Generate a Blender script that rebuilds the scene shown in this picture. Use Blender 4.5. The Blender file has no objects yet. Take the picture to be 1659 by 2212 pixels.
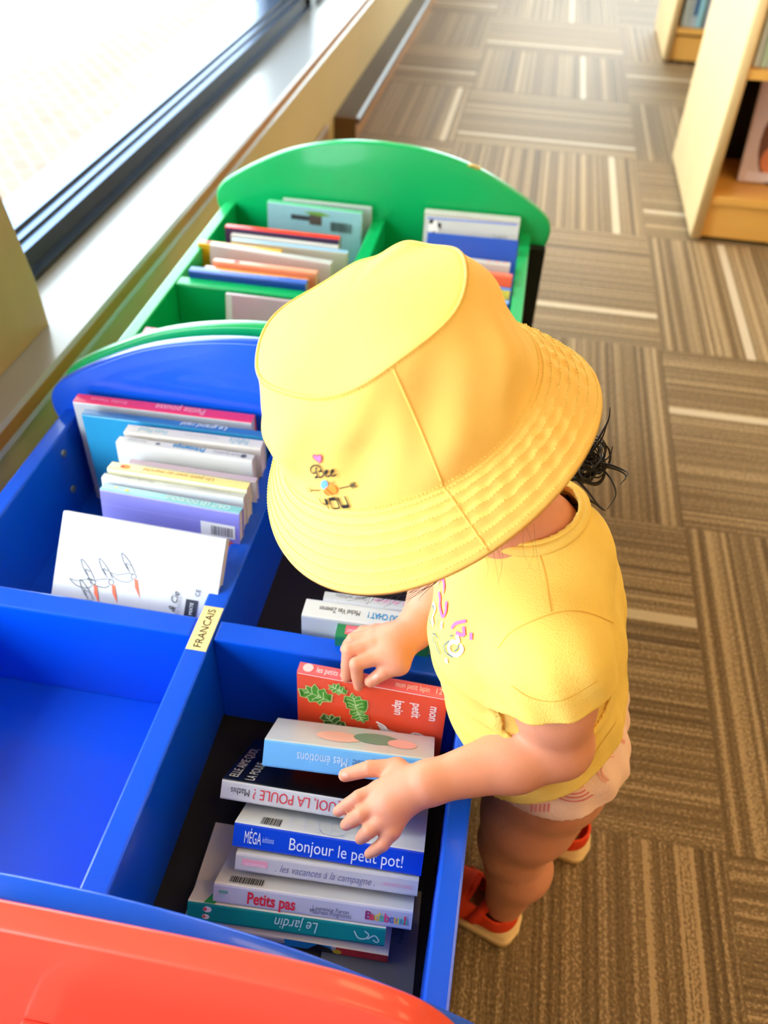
import bpy, bmesh, math, random
import numpy as np
from mathutils import Vector, Matrix
from mathutils.bvhtree import BVHTree
random.seed(7); np.random.seed(7)
SC = bpy.context.scene
COL = SC.collection
V = Vector

# ------------------------------------------------------------------ camera
PITCH, YAW, ROLL, CAMH, FPX = map(float, (42.0, 7.8, 2.9, 1.1, 1870.0))
p_, y_, r_ = (math.radians(v) for v in (PITCH, YAW, ROLL))
CF = V((-math.sin(y_)*math.cos(p_), math.cos(y_)*math.cos(p_), -math.sin(p_)))
cr = V((math.cos(y_), math.sin(y_), 0)); cu = cr.cross(CF)
CR = math.cos(r_)*cr + math.sin(r_)*cu
CU = -math.sin(r_)*cr + math.cos(r_)*cu
CC = V((0, 0, CAMH))
cam = bpy.data.cameras.new('camera'); co = bpy.data.objects.new('camera', cam); COL.objects.link(co)
M = Matrix((CR, CU, -CF)).transposed().to_4x4(); M.translation = CC; co.matrix_world = M
cam.sensor_fit = 'VERTICAL'; cam.sensor_height = 36; cam.sensor_width = 27
cam.lens = FPX/2212*36
cam.clip_start = 0.02; cam.clip_end = 200
cam.dof.use_dof = True; cam.dof.focus_distance = 0.70; cam.dof.aperture_fstop = 5.6
SC.camera = co

# ------------------------------------------------------------------ world, lamps, exposure
SKY, LAMP = 10.5, 0.70
w = bpy.data.worlds.new('sky'); SC.world = w; w.use_nodes = True
bg = w.node_tree.nodes['Background']; bg.inputs[0].default_value = (0.82, 0.93, 1.0, 1); bg.inputs[1].default_value = SKY
def area(name, loc, rot, sx, sy, power, col):
    l = bpy.data.lights.new(name, 'AREA'); l.shape = 'RECTANGLE'; l.size = sx; l.size_y = sy
    l.energy = power; l.color = col
    o = bpy.data.objects.new(name, l); COL.objects.link(o); o.location = loc; o.rotation_euler = rot
    return o
WIN = [(1.13, 3.32), (3.42, 5.9), (-2.2, 0.70)]          # window openings along the wall (y from, y to); the last added unseen
for (x, y) in ((1.3, -0.4), (1.3, 1.4), (3.4, 0.4), (3.6, 2.4)):
    area('ceiling_lamp', (x, y, 2.75), (0, 0, 0), 1.2, 0.6, 26*LAMP, (1.0, 0.69, 0.31))
vs = SC.view_settings
vs.view_transform = 'Standard'; vs.look = 'None'; vs.gamma = 1; vs.use_curve_mapping = False; vs.exposure = 0.15
SC.cycles.max_bounces = 8; SC.cycles.diffuse_bounces = 5; SC.cycles.sample_clamp_indirect = 6
SC.cycles.use_denoising = True

# ------------------------------------------------------------------ helpers
def lin(c):
    return tuple((v/255/12.92 if v/255 <= .04045 else ((v/255+.055)/1.055)**2.4) for v in c) + (1,)
MATS = {}
def mat(name, rgb, rough=.5, noise=.06, scale=40, bump=0.0, bscale=200, spec=.5, coat=0, metal=0, sss=0, stretch=None):
    """principled material with a fine procedural variation of tone and, where asked, a bump"""
    if name in MATS: return MATS[name]
    m = bpy.data.materials.new(name); m.use_nodes = True; nt = m.node_tree; n = nt.nodes; L = nt.links
    b = n['Principled BSDF']; b.inputs['Roughness'].default_value = rough; b.inputs['Specular IOR Level'].default_value = spec
    b.inputs['Coat Weight'].default_value = coat; b.inputs['Coat Roughness'].default_value = .08; b.inputs['Metallic'].default_value = metal
    tc = n.new('ShaderNodeTexCoord'); mp = n.new('ShaderNodeMapping'); L.new(tc.outputs['Object'], mp.inputs[0])
    if stretch: mp.inputs['Scale'].default_value = stretch
    nz = n.new('ShaderNodeTexNoise'); nz.inputs['Scale'].default_value = scale; nz.inputs['Detail'].default_value = 3
    L.new(mp.outputs[0], nz.inputs['Vector'])
    mx = n.new('ShaderNodeMix'); mx.data_type = 'RGBA'
    c = lin(rgb)
    mx.inputs['A'].default_value = tuple(min(1, v*(1-noise*2)) for v in c[:3]) + (1,)
    mx.inputs['B'].default_value = tuple(min(1, v*(1+noise*2)) for v in c[:3]) + (1,)
    L.new(nz.outputs['Fac'], mx.inputs['Factor']); L.new(mx.outputs['Result'], b.inputs['Base Color'])
    if bump:
        n2 = n.new('ShaderNodeTexNoise'); n2.inputs['Scale'].default_value = bscale; n2.inputs['Detail'].default_value = 2
        L.new(mp.outputs[0], n2.inputs['Vector'])
        bp = n.new('ShaderNodeBump'); bp.inputs['Strength'].default_value = bump; bp.inputs['Distance'].default_value = .002
        L.new(n2.outputs['Fac'], bp.inputs['Height']); L.new(bp.outputs[0], b.inputs['Normal'])
    if sss:
        b.inputs['Subsurface Weight'].default_value = sss; b.inputs['Subsurface Radius'].default_value = (1, .35, .2)
        b.inputs['Subsurface Scale'].default_value = .006
    MATS[name] = m
    return m

def link(o, parent=None):
    COL.objects.link(o)
    if parent is not None:
        o.parent = parent; o.matrix_parent_inverse = world_of(parent).inverted()
    return o
def world_of(o):
    return (world_of(o.parent) @ o.matrix_parent_inverse @ o.matrix_basis) if o.parent else o.matrix_basis.copy()
def obj(name, me, mats, parent=None, smooth=False, local=False):
    """link mesh data as ONE object; local=True: vertices are in the parent's own space"""
    if isinstance(me, bmesh.types.BMesh):
        bm = me; me = bpy.data.meshes.new(name); bm.normal_update(); bm.to_mesh(me); bm.free()
    for m in (mats if isinstance(mats, (list, tuple)) else [mats]):
        if m: me.materials.append(m)
    if smooth: me.shade_smooth()
    o = bpy.data.objects.new(name, me)
    if local:
        COL.objects.link(o); o.parent = parent
    else:
        link(o, parent)
    return o
def tag(o, label, cat, group=None, kind=None):
    o['label'] = label; o['category'] = cat
    if group: o['group'] = group
    if kind: o['kind'] = kind
    return o
def empty(name, loc=(0, 0, 0), matrix=None):
    o = bpy.data.objects.new(name, None); COL.objects.link(o); o.empty_display_size = .05
    if matrix is not None: o.matrix_basis = matrix
    else: o.location = loc
    return o
def struct(name, me, mats, label=None, cat=None, **k):
    o = obj(name, me, mats, **k); o['kind'] = 'structure'
    if label: o['label'] = label; o['category'] = cat
    return o
def box(bm, x0, x1, y0, y1, z0, z1, mi=0, bevel=0):
    vs_ = [bm.verts.new((x, y, z)) for x in (x0, x1) for y in (y0, y1) for z in (z0, z1)]
    fs = []
    for q in ((0, 1, 3, 2), (4, 6, 7, 5), (0, 4, 5, 1), (2, 3, 7, 6), (0, 2, 6, 4), (1, 5, 7, 3)):
        f = bm.faces.new([vs_[i] for i in q]); f.material_index = mi; fs.append(f)
    if bevel:
        es = list({e for f in fs for e in f.edges})
        bmesh.ops.bevel(bm, geom=es, offset=bevel, segments=2, profile=.6, affect='EDGES')
    return bm
def boxes(*bs, bevel=0):
    bm = bmesh.new()
    for b in bs: box(bm, *b[:6], mi=(b[6] if len(b) > 6 else 0), bevel=bevel)
    return bm
def prism(outline, axis, a0, a1, bevel=0, seg=2):
    """outline: (u, v) pairs; axis 1: u = x, v = z, extruded along y; axis 0: u = y, v = z along x"""
    bm = bmesh.new()
    def P(u, v, a): return (u, a, v) if axis == 1 else (a, u, v)
    A = [bm.verts.new(P(u, v, a0)) for u, v in outline]; B = [bm.verts.new(P(u, v, a1)) for u, v in outline]
    fa = bm.faces.new(A); fb = bm.faces.new(B[::-1]); n = len(A)
    for i in range(n): bm.faces.new((A[i], B[i], B[(i+1) % n], A[(i+1) % n]))
    bmesh.ops.recalc_face_normals(bm, faces=bm.faces[:])
    if bevel:
        bmesh.ops.bevel(bm, geom=list(set(fa.edges) | set(fb.edges)), offset=bevel, segments=seg, affect='EDGES', profile=.5)
    return bm
def tube(bm, pts, rad, n=8, mi=0, cap=True):
    pts = [V(p) for p in pts]; rings = []
    up = V((0, 0, 1))
    for i, p in enumerate(pts):
        t = (pts[min(i+1, len(pts)-1)] - pts[max(i-1, 0)]).normalized()
        if abs(t.dot(up)) > .97: up = V((1, 0, 0))
        u = t.cross(up).normalized(); v = u.cross(t); up = v
        r = rad[i] if isinstance(rad, (list, tuple)) else rad
        rings.append([bm.verts.new(p + u*r*math.cos(2*math.pi*k/n) + v*r*math.sin(2*math.pi*k/n)) for k in range(n)])
    for a, b in zip(rings, rings[1:]):
        for k in range(n):
            f = bm.faces.new((a[k], a[(k+1) % n], b[(k+1) % n], b[k])); f.smooth = True; f.material_index = mi
    if cap:
        bm.faces.new(rings[0][::-1]).material_index = mi; bm.faces.new(rings[-1]).material_index = mi
def spline(pts, n=8):
    """catmull-rom through pts"""
    P = [V(p) for p in pts]; P = [P[0]*2-P[1]] + P + [P[-1]*2-P[-2]]; out = []
    for i in range(1, len(P)-2):
        for k in range(n):
            t = k/n; a, b, c, d = P[i-1:i+3]
            out.append(.5*((2*b)+(c-a)*t+(2*a-5*b+4*c-d)*t*t+(3*b-a-3*c+d)*t**3))
    return out + [P[-2]]
_tc = {}
def text_mesh(s, size, shear=0, bold=0):
    c = bpy.data.curves.new('t', 'FONT'); c.body = s; c.size = size; c.align_x = 'LEFT'; c.align_y = 'BOTTOM_BASELINE'
    c.shear = shear; c.offset = bold; c.resolution_u = 3
    o = bpy.data.objects.new('t', c); COL.objects.link(o)
    dg = bpy.context.evaluated_depsgraph_get(); dg.update()
    me = bpy.data.meshes.new_from_object(o.evaluated_get(dg))
    bpy.data.objects.remove(o); bpy.data.curves.remove(c)
    return me

# ------------------------------------------------------------------ the setting
def carpet_material():
    m = bpy.data.materials.new('carpet'); m.use_nodes = True; nt = m.node_tree; n = nt.nodes; L = nt.links
    b = n['Principled BSDF']; b.inputs['Roughness'].default_value = .52; b.inputs['Specular IOR Level'].default_value = .17
    uv = n.new('ShaderNodeUVMap'); sp = n.new('ShaderNodeSeparateXYZ'); L.new(uv.outputs[0], sp.inputs[0])
    def math_(op, a, bb=None, c=None):
        q = n.new('ShaderNodeMath'); q.operation = op
        for i, v in enumerate((a, bb, c)):
            if v is None: continue
            if hasattr(v, 'links'): L.new(v, q.inputs[i])
            else: q.inputs[i].default_value = v
        return q.outputs[0]
    U, W = sp.outputs[0], sp.outputs[1]
    def line_noise(su, sw, detail=2):
        cb = n.new('ShaderNodeCombineXYZ'); L.new(math_('MULTIPLY', U, su), cb.inputs[0]); L.new(math_('MULTIPLY', W, sw), cb.inputs[1])
        z = n.new('ShaderNodeTexNoise'); z.inputs['Scale'].default_value = 1; z.inputs['Detail'].default_value = detail
        L.new(cb.outputs[0], z.inputs['Vector']); return z.outputs['Fac']
    broad = line_noise(26, .02); fine = line_noise(80, .12); speck = line_noise(190, 150, 1)
    v = math_('ADD', math_('MULTIPLY', broad, .34), math_('MULTIPLY', fine, .86)); v = math_('ADD', v, math_('MULTIPLY', speck, .55))
    rmp = n.new('ShaderNodeValToRGB'); e = rmp.color_ramp.elements
    e[0].position = .66; e[0].color = lin((92, 73, 50)); e[1].position = 1.16; e[1].color = lin((184, 156, 118))
    q = rmp.color_ramp.elements.new(.92); q.color = lin((138, 113, 80))
    mr = n.new('ShaderNodeMapRange'); mr.inputs[1].default_value = 0; mr.inputs[2].default_value = 1.25; mr.inputs[3].default_value = 0; mr.inputs[4].default_value = 1.25
    L.new(v, mr.inputs[0])
    sub = math_('DIVIDE', mr.outputs[0], 1.25)
    for k in rmp.color_ramp.elements: k.position = min(1, k.position/1.25)
    L.new(sub, rmp.inputs[0])
    at = n.new('ShaderNodeAttribute'); at.attribute_name = 'stripe'
    fr = math_('FRACT', U)
    on = math_('LESS_THAN', math_('ABSOLUTE', math_('SUBTRACT', fr, at.outputs['Fac'])), .017)
    edge = math_('LESS_THAN', .492, math_('ABSOLUTE', math_('SUBTRACT', fr, .5)))
    mx = n.new('ShaderNodeMix'); mx.data_type = 'RGBA'; mx.inputs['B'].default_value = lin((214, 194, 164))
    L.new(rmp.outputs[0], mx.inputs['A']); L.new(math_('MULTIPLY', on, .85), mx.inputs['Factor'])
    m2 = n.new('ShaderNodeMix'); m2.data_type = 'RGBA'; m2.inputs['B'].default_value = lin((92, 73, 50)); L.new(mx.outputs['Result'], m2.inputs['A']); L.new(math_('MULTIPLY', edge, .35), m2.inputs['Factor'])
    L.new(m2.outputs['Result'], b.inputs['Base Color'])
    bp = n.new('ShaderNodeBump'); bp.inputs['Strength'].default_value = .6; bp.inputs['Distance'].default_value = .004
    L.new(v, bp.inputs['Height']); L.new(bp.outputs[0], b.inputs['Normal'])
    return m
T = .655; X0, Y0 = .40, -.023
fixed = {(-1, -1): 5, (0, -1): 5, (0, 0): 5, (-1, -2): 5, (-1, 0): .63, (-1, 1): .5, (-1, 2): .25, (-1, 3): .863, (-1, 4): .165, (-1, 5): .71, (0, 1): .6, (0, 2): .33, (0, 3): .3, (-2, 4): .93}
bm = bmesh.new(); uvl = bm.loops.layers.uv.new('UVMap'); sl = bm.faces.layers.float.new('stripe')
for i in range(-2, 9):
    for j in range(-6, 13):
        x0, y0 = X0+i*T, Y0+j*T
        f = bm.faces.new([bm.verts.new(p) for p in ((x0, y0, 0), (x0+T, y0, 0), (x0+T, y0+T, 0), (x0, y0+T, 0))])
        across_y = (i+j) % 2 != 0 if False else ((i+1+j) % 2 == 1)
        for lp, (a, b) in zip(f.loops, ((0, 0), (1, 0), (1, 1), (0, 1))):
            u, v = (b, a) if across_y else (a, b)
            off = 37*(i+7)+11*(j+9)
            lp[uvl].uv = (u+off, v+off*.37)
        f[sl] = fixed.get((i, j-1), random.choice((.2, .35, .62, .8)) if random.random() < .8 else 5)
struct('floor', bm, carpet_material(), 'quarter-turned brown and grey striped carpet tiles', 'floor')

M_wall = mat('painted_wall', (205, 182, 132), .7, .03, 3, .1, 300)
M_lam = mat('sill_laminate', (150, 154, 160), .3, .04, 6, coat=.2, spec=.35, stretch=(1, .1, 1))
M_wood_edge = mat('sill_edge_wood', (176, 124, 62), .4, .12, 12, stretch=(4, .3, 4))
M_pier = mat('pier_wood', (168, 138, 94), .45, .06, 5, stretch=(3, 3, .4))
M_alu = mat('dark_anodised_aluminium', (22, 25, 29), .3, .05, 30, spec=.6, metal=.2)
M_ledge_sky = mat('ledge_sky_reflection', (92, 116, 156), .34, .04, 30, metal=.85)  # reflected sky blue painted into the frame's top faces
M_face_black = mat('black_frame_face', (9, 9, 10), .55, .05, 30)  # blacker tone for the frame's faces toward the room
M_ceil = mat('ceiling_paint', (235, 230, 220), .9, .02)
SX, SZ = -.65, .375                                   # sill nose and height
# left wall: below the sill, the piers between windows, above the windows
struct('wall_left', boxes((-1.0, -.68, -3, 8.1, 0, SZ-.035), (-1.0, -.71, -3, -2.2, SZ-.035, 2.8), (-1.0, -.71, 5.9, 8.1, SZ-.035, 2.8), (-1.0, -.71, -2.2, 5.9, 2.33, 2.8)), M_wall, 'beige wall under the long window sill', 'wall')
struct('wall_far', boxes((-1.0, 6.2, 8.0, 8.1, 0, .5), (-1.0, 6.2, 8.0, 8.1, 2.5, 2.8), (-1.0, -.55, 8.0, 8.1, .5, 2.5), (5.6, 6.2, 8.0, 8.1, .5, 2.5)), M_wall)
struct('wall_near', boxes((-1.0, 6.2, -3.1, -3.0, 0, 2.8)), M_wall)
struct('wall_right', boxes((6.1, 6.2, -3, 8, 0, 2.8)), M_wall)
struct('ceiling', boxes((-1.0, 6.2, -3.1, 8.1, 2.8, 2.9)), M_ceil)
o = struct('trim_1', prism([(-.99, SZ-.034), (SX+.004, SZ-.034), (SX, SZ-.028), (SX, SZ-.006), (SX-.005, SZ), (-.99, SZ)], 1, -3, 8), [M_lam, M_wood_edge], 'glossy pale window sill with brown wooden nose', 'window sill')
for f in o.data.polygons:
    if f.center.x > SX-.02 and abs(f.normal.y) < .5 and f.normal.z < .5: f.material_index = 1
struct('trim_2', prism([(-.70, .10), (-.672, .10), (-.668, .094), (-.668, 0), (-.70, 0)], 1, -3, 3.0), mat('skirting', (150, 120, 80), .5))
# the wooden pier between two windows, its near edge leaning slightly
struct('trim_3', prism([(.68, SZ), (1.128, SZ), (1.122, .452), (1.086, .61), (1.04, .85), (1.04, 2.4), (.68, 2.4)], 0, -1.0, -.71, .003), M_pier, 'tan wood-clad pier at the left edge beside the window', 'pier')
struct('trim_4', boxes((-1.0, -.80, 3.32, 3.42, SZ, 2.4)), M_alu)
def glass():
    m = bpy.data.materials.new('window_glass'); m.use_nodes = True; nt = m.node_tree; n = nt.nodes; L = nt.links
    n.remove(n['Principled BSDF']); tr = n.new('ShaderNodeBsdfTransparent'); gl = n.new('ShaderNodeBsdfGlossy'); gl.inputs['Roughness'].default_value = .02
    tr.inputs[0].default_value = (.97, .99, .98, 1)
    lw = n.new('ShaderNodeLayerWeight'); lw.inputs[0].default_value = .5; pw = n.new('ShaderNodeMath'); pw.operation = 'POWER'; pw.inputs[1].default_value = 5
    L.new(lw.outputs['Facing'], pw.inputs[0]); fr = n.new('ShaderNodeMath'); fr.operation = 'MULTIPLY_ADD'; fr.inputs[1].default_value = .5; fr.inputs[2].default_value = .03
    L.new(pw.outputs[0], fr.inputs[0]); mx = n.new('ShaderNodeMixShader')
    L.new(fr.outputs[0], mx.inputs[0]); L.new(tr.outputs[0], mx.inputs[1]); L.new(gl.outputs[0], mx.inputs[2])
    L.new(mx.outputs[0], n['Material Output'].inputs[0]); return m
M_glass = glass()
PROF = [(-.795, SZ), (-.795, SZ+.010), (-.812, SZ+.012), (-.814, SZ+.044), (-.832, SZ+.046), (-.834, SZ+.052), (-.850, SZ+.053), (-.852, SZ+.060), (-.925, SZ+.062), (-.925, SZ)]
for k, (a, b) in enumerate(WIN):
    wo = prism(PROF, 1, a, b)
    bmt = bmesh.new(); box(bmt, -.92, -.80, a, b, 2.25, 2.33)
    t0 = bpy.data.meshes.new('t'); bmt.to_mesh(t0); bmt.free(); wo.from_mesh(t0)
    if k == 0:
        bmt = bmesh.new(); box(bmt, -.92, -.815, b-.035, b, SZ+.05, 2.26); bmt.to_mesh(t0); bmt.free(); wo.from_mesh(t0)
    wo = struct('window_%d' % (k+1), wo, [M_alu, M_face_black, M_ledge_sky], ('dark metal window frame with wide pale view of paving', 'dark metal window frame at the far end beyond the mullion', 'added unseen window frame near the viewer')[k], 'window')
    for f in wo.data.polygons:
        if f.normal.x > .7 and f.center.z < 1: f.material_index = 1
        elif f.normal.z > .7 and f.center.z < 1: f.material_index = 2
    obj('pane', boxes((-.888, -.882, a, b, SZ+.05, 2.26)), M_glass, wo)
w4 = struct('window_4', boxes((-.55, 5.6, 8.0, 8.06, .5, .56), (-.55, 5.6, 8.0, 8.06, 2.44, 2.5), (-.55, -.49, 8.0, 8.06, .5, 2.5), (2.8, 2.88, 8.0, 8.06, .5, 2.5), (5.54, 5.6, 8.0, 8.06, .5, 2.5)), M_alu, 'added unseen window in the end wall', 'window')  # unseen end window, added to put a grey sheen on the far carpet
obj('pane', boxes((-.52, 5.56, 8.03, 8.036, .54, 2.46)), M_glass, w4)
# outside: pale paving seen through the glass
def paving():
    m = bpy.data.materials.new('pale_paving'); m.use_nodes = True; nt = m.node_tree; n = nt.nodes; L = nt.links
    b = n['Principled BSDF']; b.inputs['Roughness'].default_value = .9
    tc = n.new('ShaderNodeTexCoord'); br = n.new('ShaderNodeTexBrick'); br.inputs['Scale'].default_value = 4.2
    mp = n.new('ShaderNodeMapping'); mp.inputs['Rotation'].default_value = (0, 0, .9); L.new(tc.outputs['Object'], mp.inputs[0])
    br.inputs['Color1'].default_value = lin((130, 112, 100)); br.inputs['Color2'].default_value = lin((122, 103, 90)); br.inputs['Mortar'].default_value = lin((136, 123, 112))
    br.inputs['Mortar Size'].default_value = .03; L.new(mp.outputs[0], br.inputs['Vector']); L.new(br.outputs['Color'], b.inputs['Base Color'])
    return m
struct('added_eave', boxes((-2.0, -1.0, -6, 11, 2.5, 2.62)), mat('added_eave_board', (150, 146, 140), .8), 'added unseen eave blocking the high sky', 'eave')  # added out of view to cut light from the high sky
struct('ground', boxes((-14, -1.0, -10, 16, -.25, -.05), (-1.0, 8, 8.1, 16, -.25, -.05)), paving(), 'pale brick paving outside the window', 'paving')
# baseboard heater on the far stretch of the wall
hr = empty('baseboard_heater', (-.64, 4.5, 0)); tag(hr, 'long low brown baseboard heater along the wall beyond the green bin', 'heater')
obj('heater_top', prism([(-.68, .06), (-.68, .085), (-.60, .085), (-.592, .078), (-.592, .06)], 1, 3.15, 7.9, .003), mat('heater_brown', (74, 58, 42), .4), hr)
obj('heater_body', boxes((-.68, -.605, 3.16, 7.9, .0, .06), bevel=.003), mat('heater_tan', (178, 130, 78), .5), hr)
obj('heater_end_cap', boxes((-.68, -.602, 3.135, 3.16, .0, .085), bevel=.003), mat('heater_cap', (104, 76, 46), .5), hr)

# ------------------------------------------------------------------ book browser bins
def arch(cx, scale=1.0, dz=0.0, foot=0.0, flat=False):
    """rounded end panel: straight foot, a bulge at the shoulder, a low arch on top"""
    if flat:
        half = [(0, .578), (.08, .578), (.15, .577), (.21, .572), (.25, .559), (.272, .541), (.288, .515), (.296, .485), (.296, .44), (.29, .36)]
    else:
        half = [(0, .556), (.06, .553), (.12, .543), (.18, .525), (.235, .499), (.275, .476), (.300, .459), (.312, .446), (.318, .430), (.317, .412), (.312, .39), (.307, .3)]
    half = [(p.x, p.y) for p in spline([(x, z, 0) for x, z in half], 4)]
    pts = [(cx+x, z+dz) for x, z in half] + [(cx+half[-1][0], foot)]
    return pts + [(2*cx-x, z) for x, z in pts[::-1]][:-1]
CX, ZT, ZF = -.25, .42, .29                            # bin centre line, rim height, compartment floor
def bin_mats(nm, rgb):
    return mat(nm+'_lacquer', rgb, .32, .05, 4, .04, 500, spec=.4, coat=.3)
M_blue = bin_mats('blue', (0, 84, 224)); M_green = bin_mats('green', (0, 176, 98)); M_red = bin_mats('red', (250, 82, 64))
M_black = mat('black_liner', (24, 24, 28), .6, .25, 900, .3, 900, spec=.3)
M_wear = mat('bare_edge_wood', (206, 178, 92), .6, .2, 60)
M_screw = mat('screw_zinc', (150, 170, 160), .35, metal=.8)
def make_bin(label, m, y0, y1, liner_right=None, dx=0, front_prof=False, front=None):
    """y0, y1: inner faces of the two end panels"""
    cx = CX+dx
    root = empty('book_browser_bin', (cx, (y0+y1)/2, 0)); tag(root, label, 'book bin')
    t = .018
    fp = arch(cx, flat=front_prof)
    obj('end_panel', prism(fp, 1, y0-t, y0, .003), m, root, True)
    bp = obj('end_panel', prism(fp, 1, y1, y1+t, .003), m, root, True)
    ym = (y0+y1)/2
    xl, xr, xd = cx-.30, cx+.284, cx
    obj('side_panel', boxes((xl, xl+.02, y0, y1, ZF-.02, ZT), bevel=.0025), m, root)
    obj('side_panel', boxes((xr-.02, xr, y0, y1, ZF-.02, ZT), bevel=.0025), m, root)
    cd = obj('centre_divider', boxes((xd-.012, xd+.012, y0, y1, ZF, ZT), bevel=.0025), m, root)
    obj('cross_divider', boxes((xl+.02, xd-.012, ym-.013, ym+.013, ZF, ZT-.001), bevel=.0025), m, root)
    obj('cross_divider', boxes((xd+.012, xr-.02, ym-.013, ym+.013, ZF, ZT-.001), bevel=.0025), m, root)
    obj('floor_panel', boxes((xl+.02, xd, y0, y1, ZF-.02, ZF)), m, root)
    obj('floor_panel', boxes((xd, xr-.02, y0, y1, ZF-.02, ZF)), liner_right or m, root)
    return root, cd, bp
def leg_board(root, x, y):
    obj('leg', boxes((x, x+.030, y-.02, y, 0, .402), bevel=.002), M_black, root)
blue, blue_div, _ = make_bin('bright blue lacquered book bin between the red and green ones', M_blue, .214, .862, M_black)
green, _, gpanel = make_bin('green lacquered book bin behind the blue one', M_green, .918, 1.562)
leg_board(green, .0345, 1.5615)
red, _, _ = make_bin('red lacquered book bin in the foreground, mostly out of frame', M_red, -.50, .172, dx=-.25+.012+.25-.012, front_prof=True)
# chipped lacquer on the green arch, screws inside the blue bin
bm = bmesh.new()
for (x, z) in ((-.085, .5303), (-.078, .5285), (-.09, .531)):
    box(bm, x-.006, x+.006, 1.5625, 1.572, z-.001, z+.0022)
obj('chipped_edge', bm, M_wear, gpanel)
for (y, z) in ((.80, .395), (.80, .335)):
    bm = bmesh.new(); tube(bm, [(-.531, y, z), (-.5275, y, z)], .005, 12); obj('screw_cap', bm, M_screw, blue)
# the FRANCAIS sticker on the blue centre divider
stk = obj('label_sticker', boxes((-.2605, -.2395, .508, .566, ZT, ZT+.0006), bevel=.0002), mat('sticker_cream', (250, 226, 158), .4), blue); stk['label'] = 'cream sticker lettered FRANCAIS'
tm = text_mesh('FRANCAIS', .0115); tm.transform(Matrix.Translation((-.2462, .5115, ZT+.0009)) @ Matrix.Rotation(math.pi/2, 4, 'Z'))
xs = [v.co.y for v in tm.vertices]; k = .050/(max(xs)-min(xs))
for v in tm.vertices: v.co.y = .512+(v.co.y-min(xs))*k
obj('lettering', tm, mat('ink_dark', (40, 34, 30), .6), stk)

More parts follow.
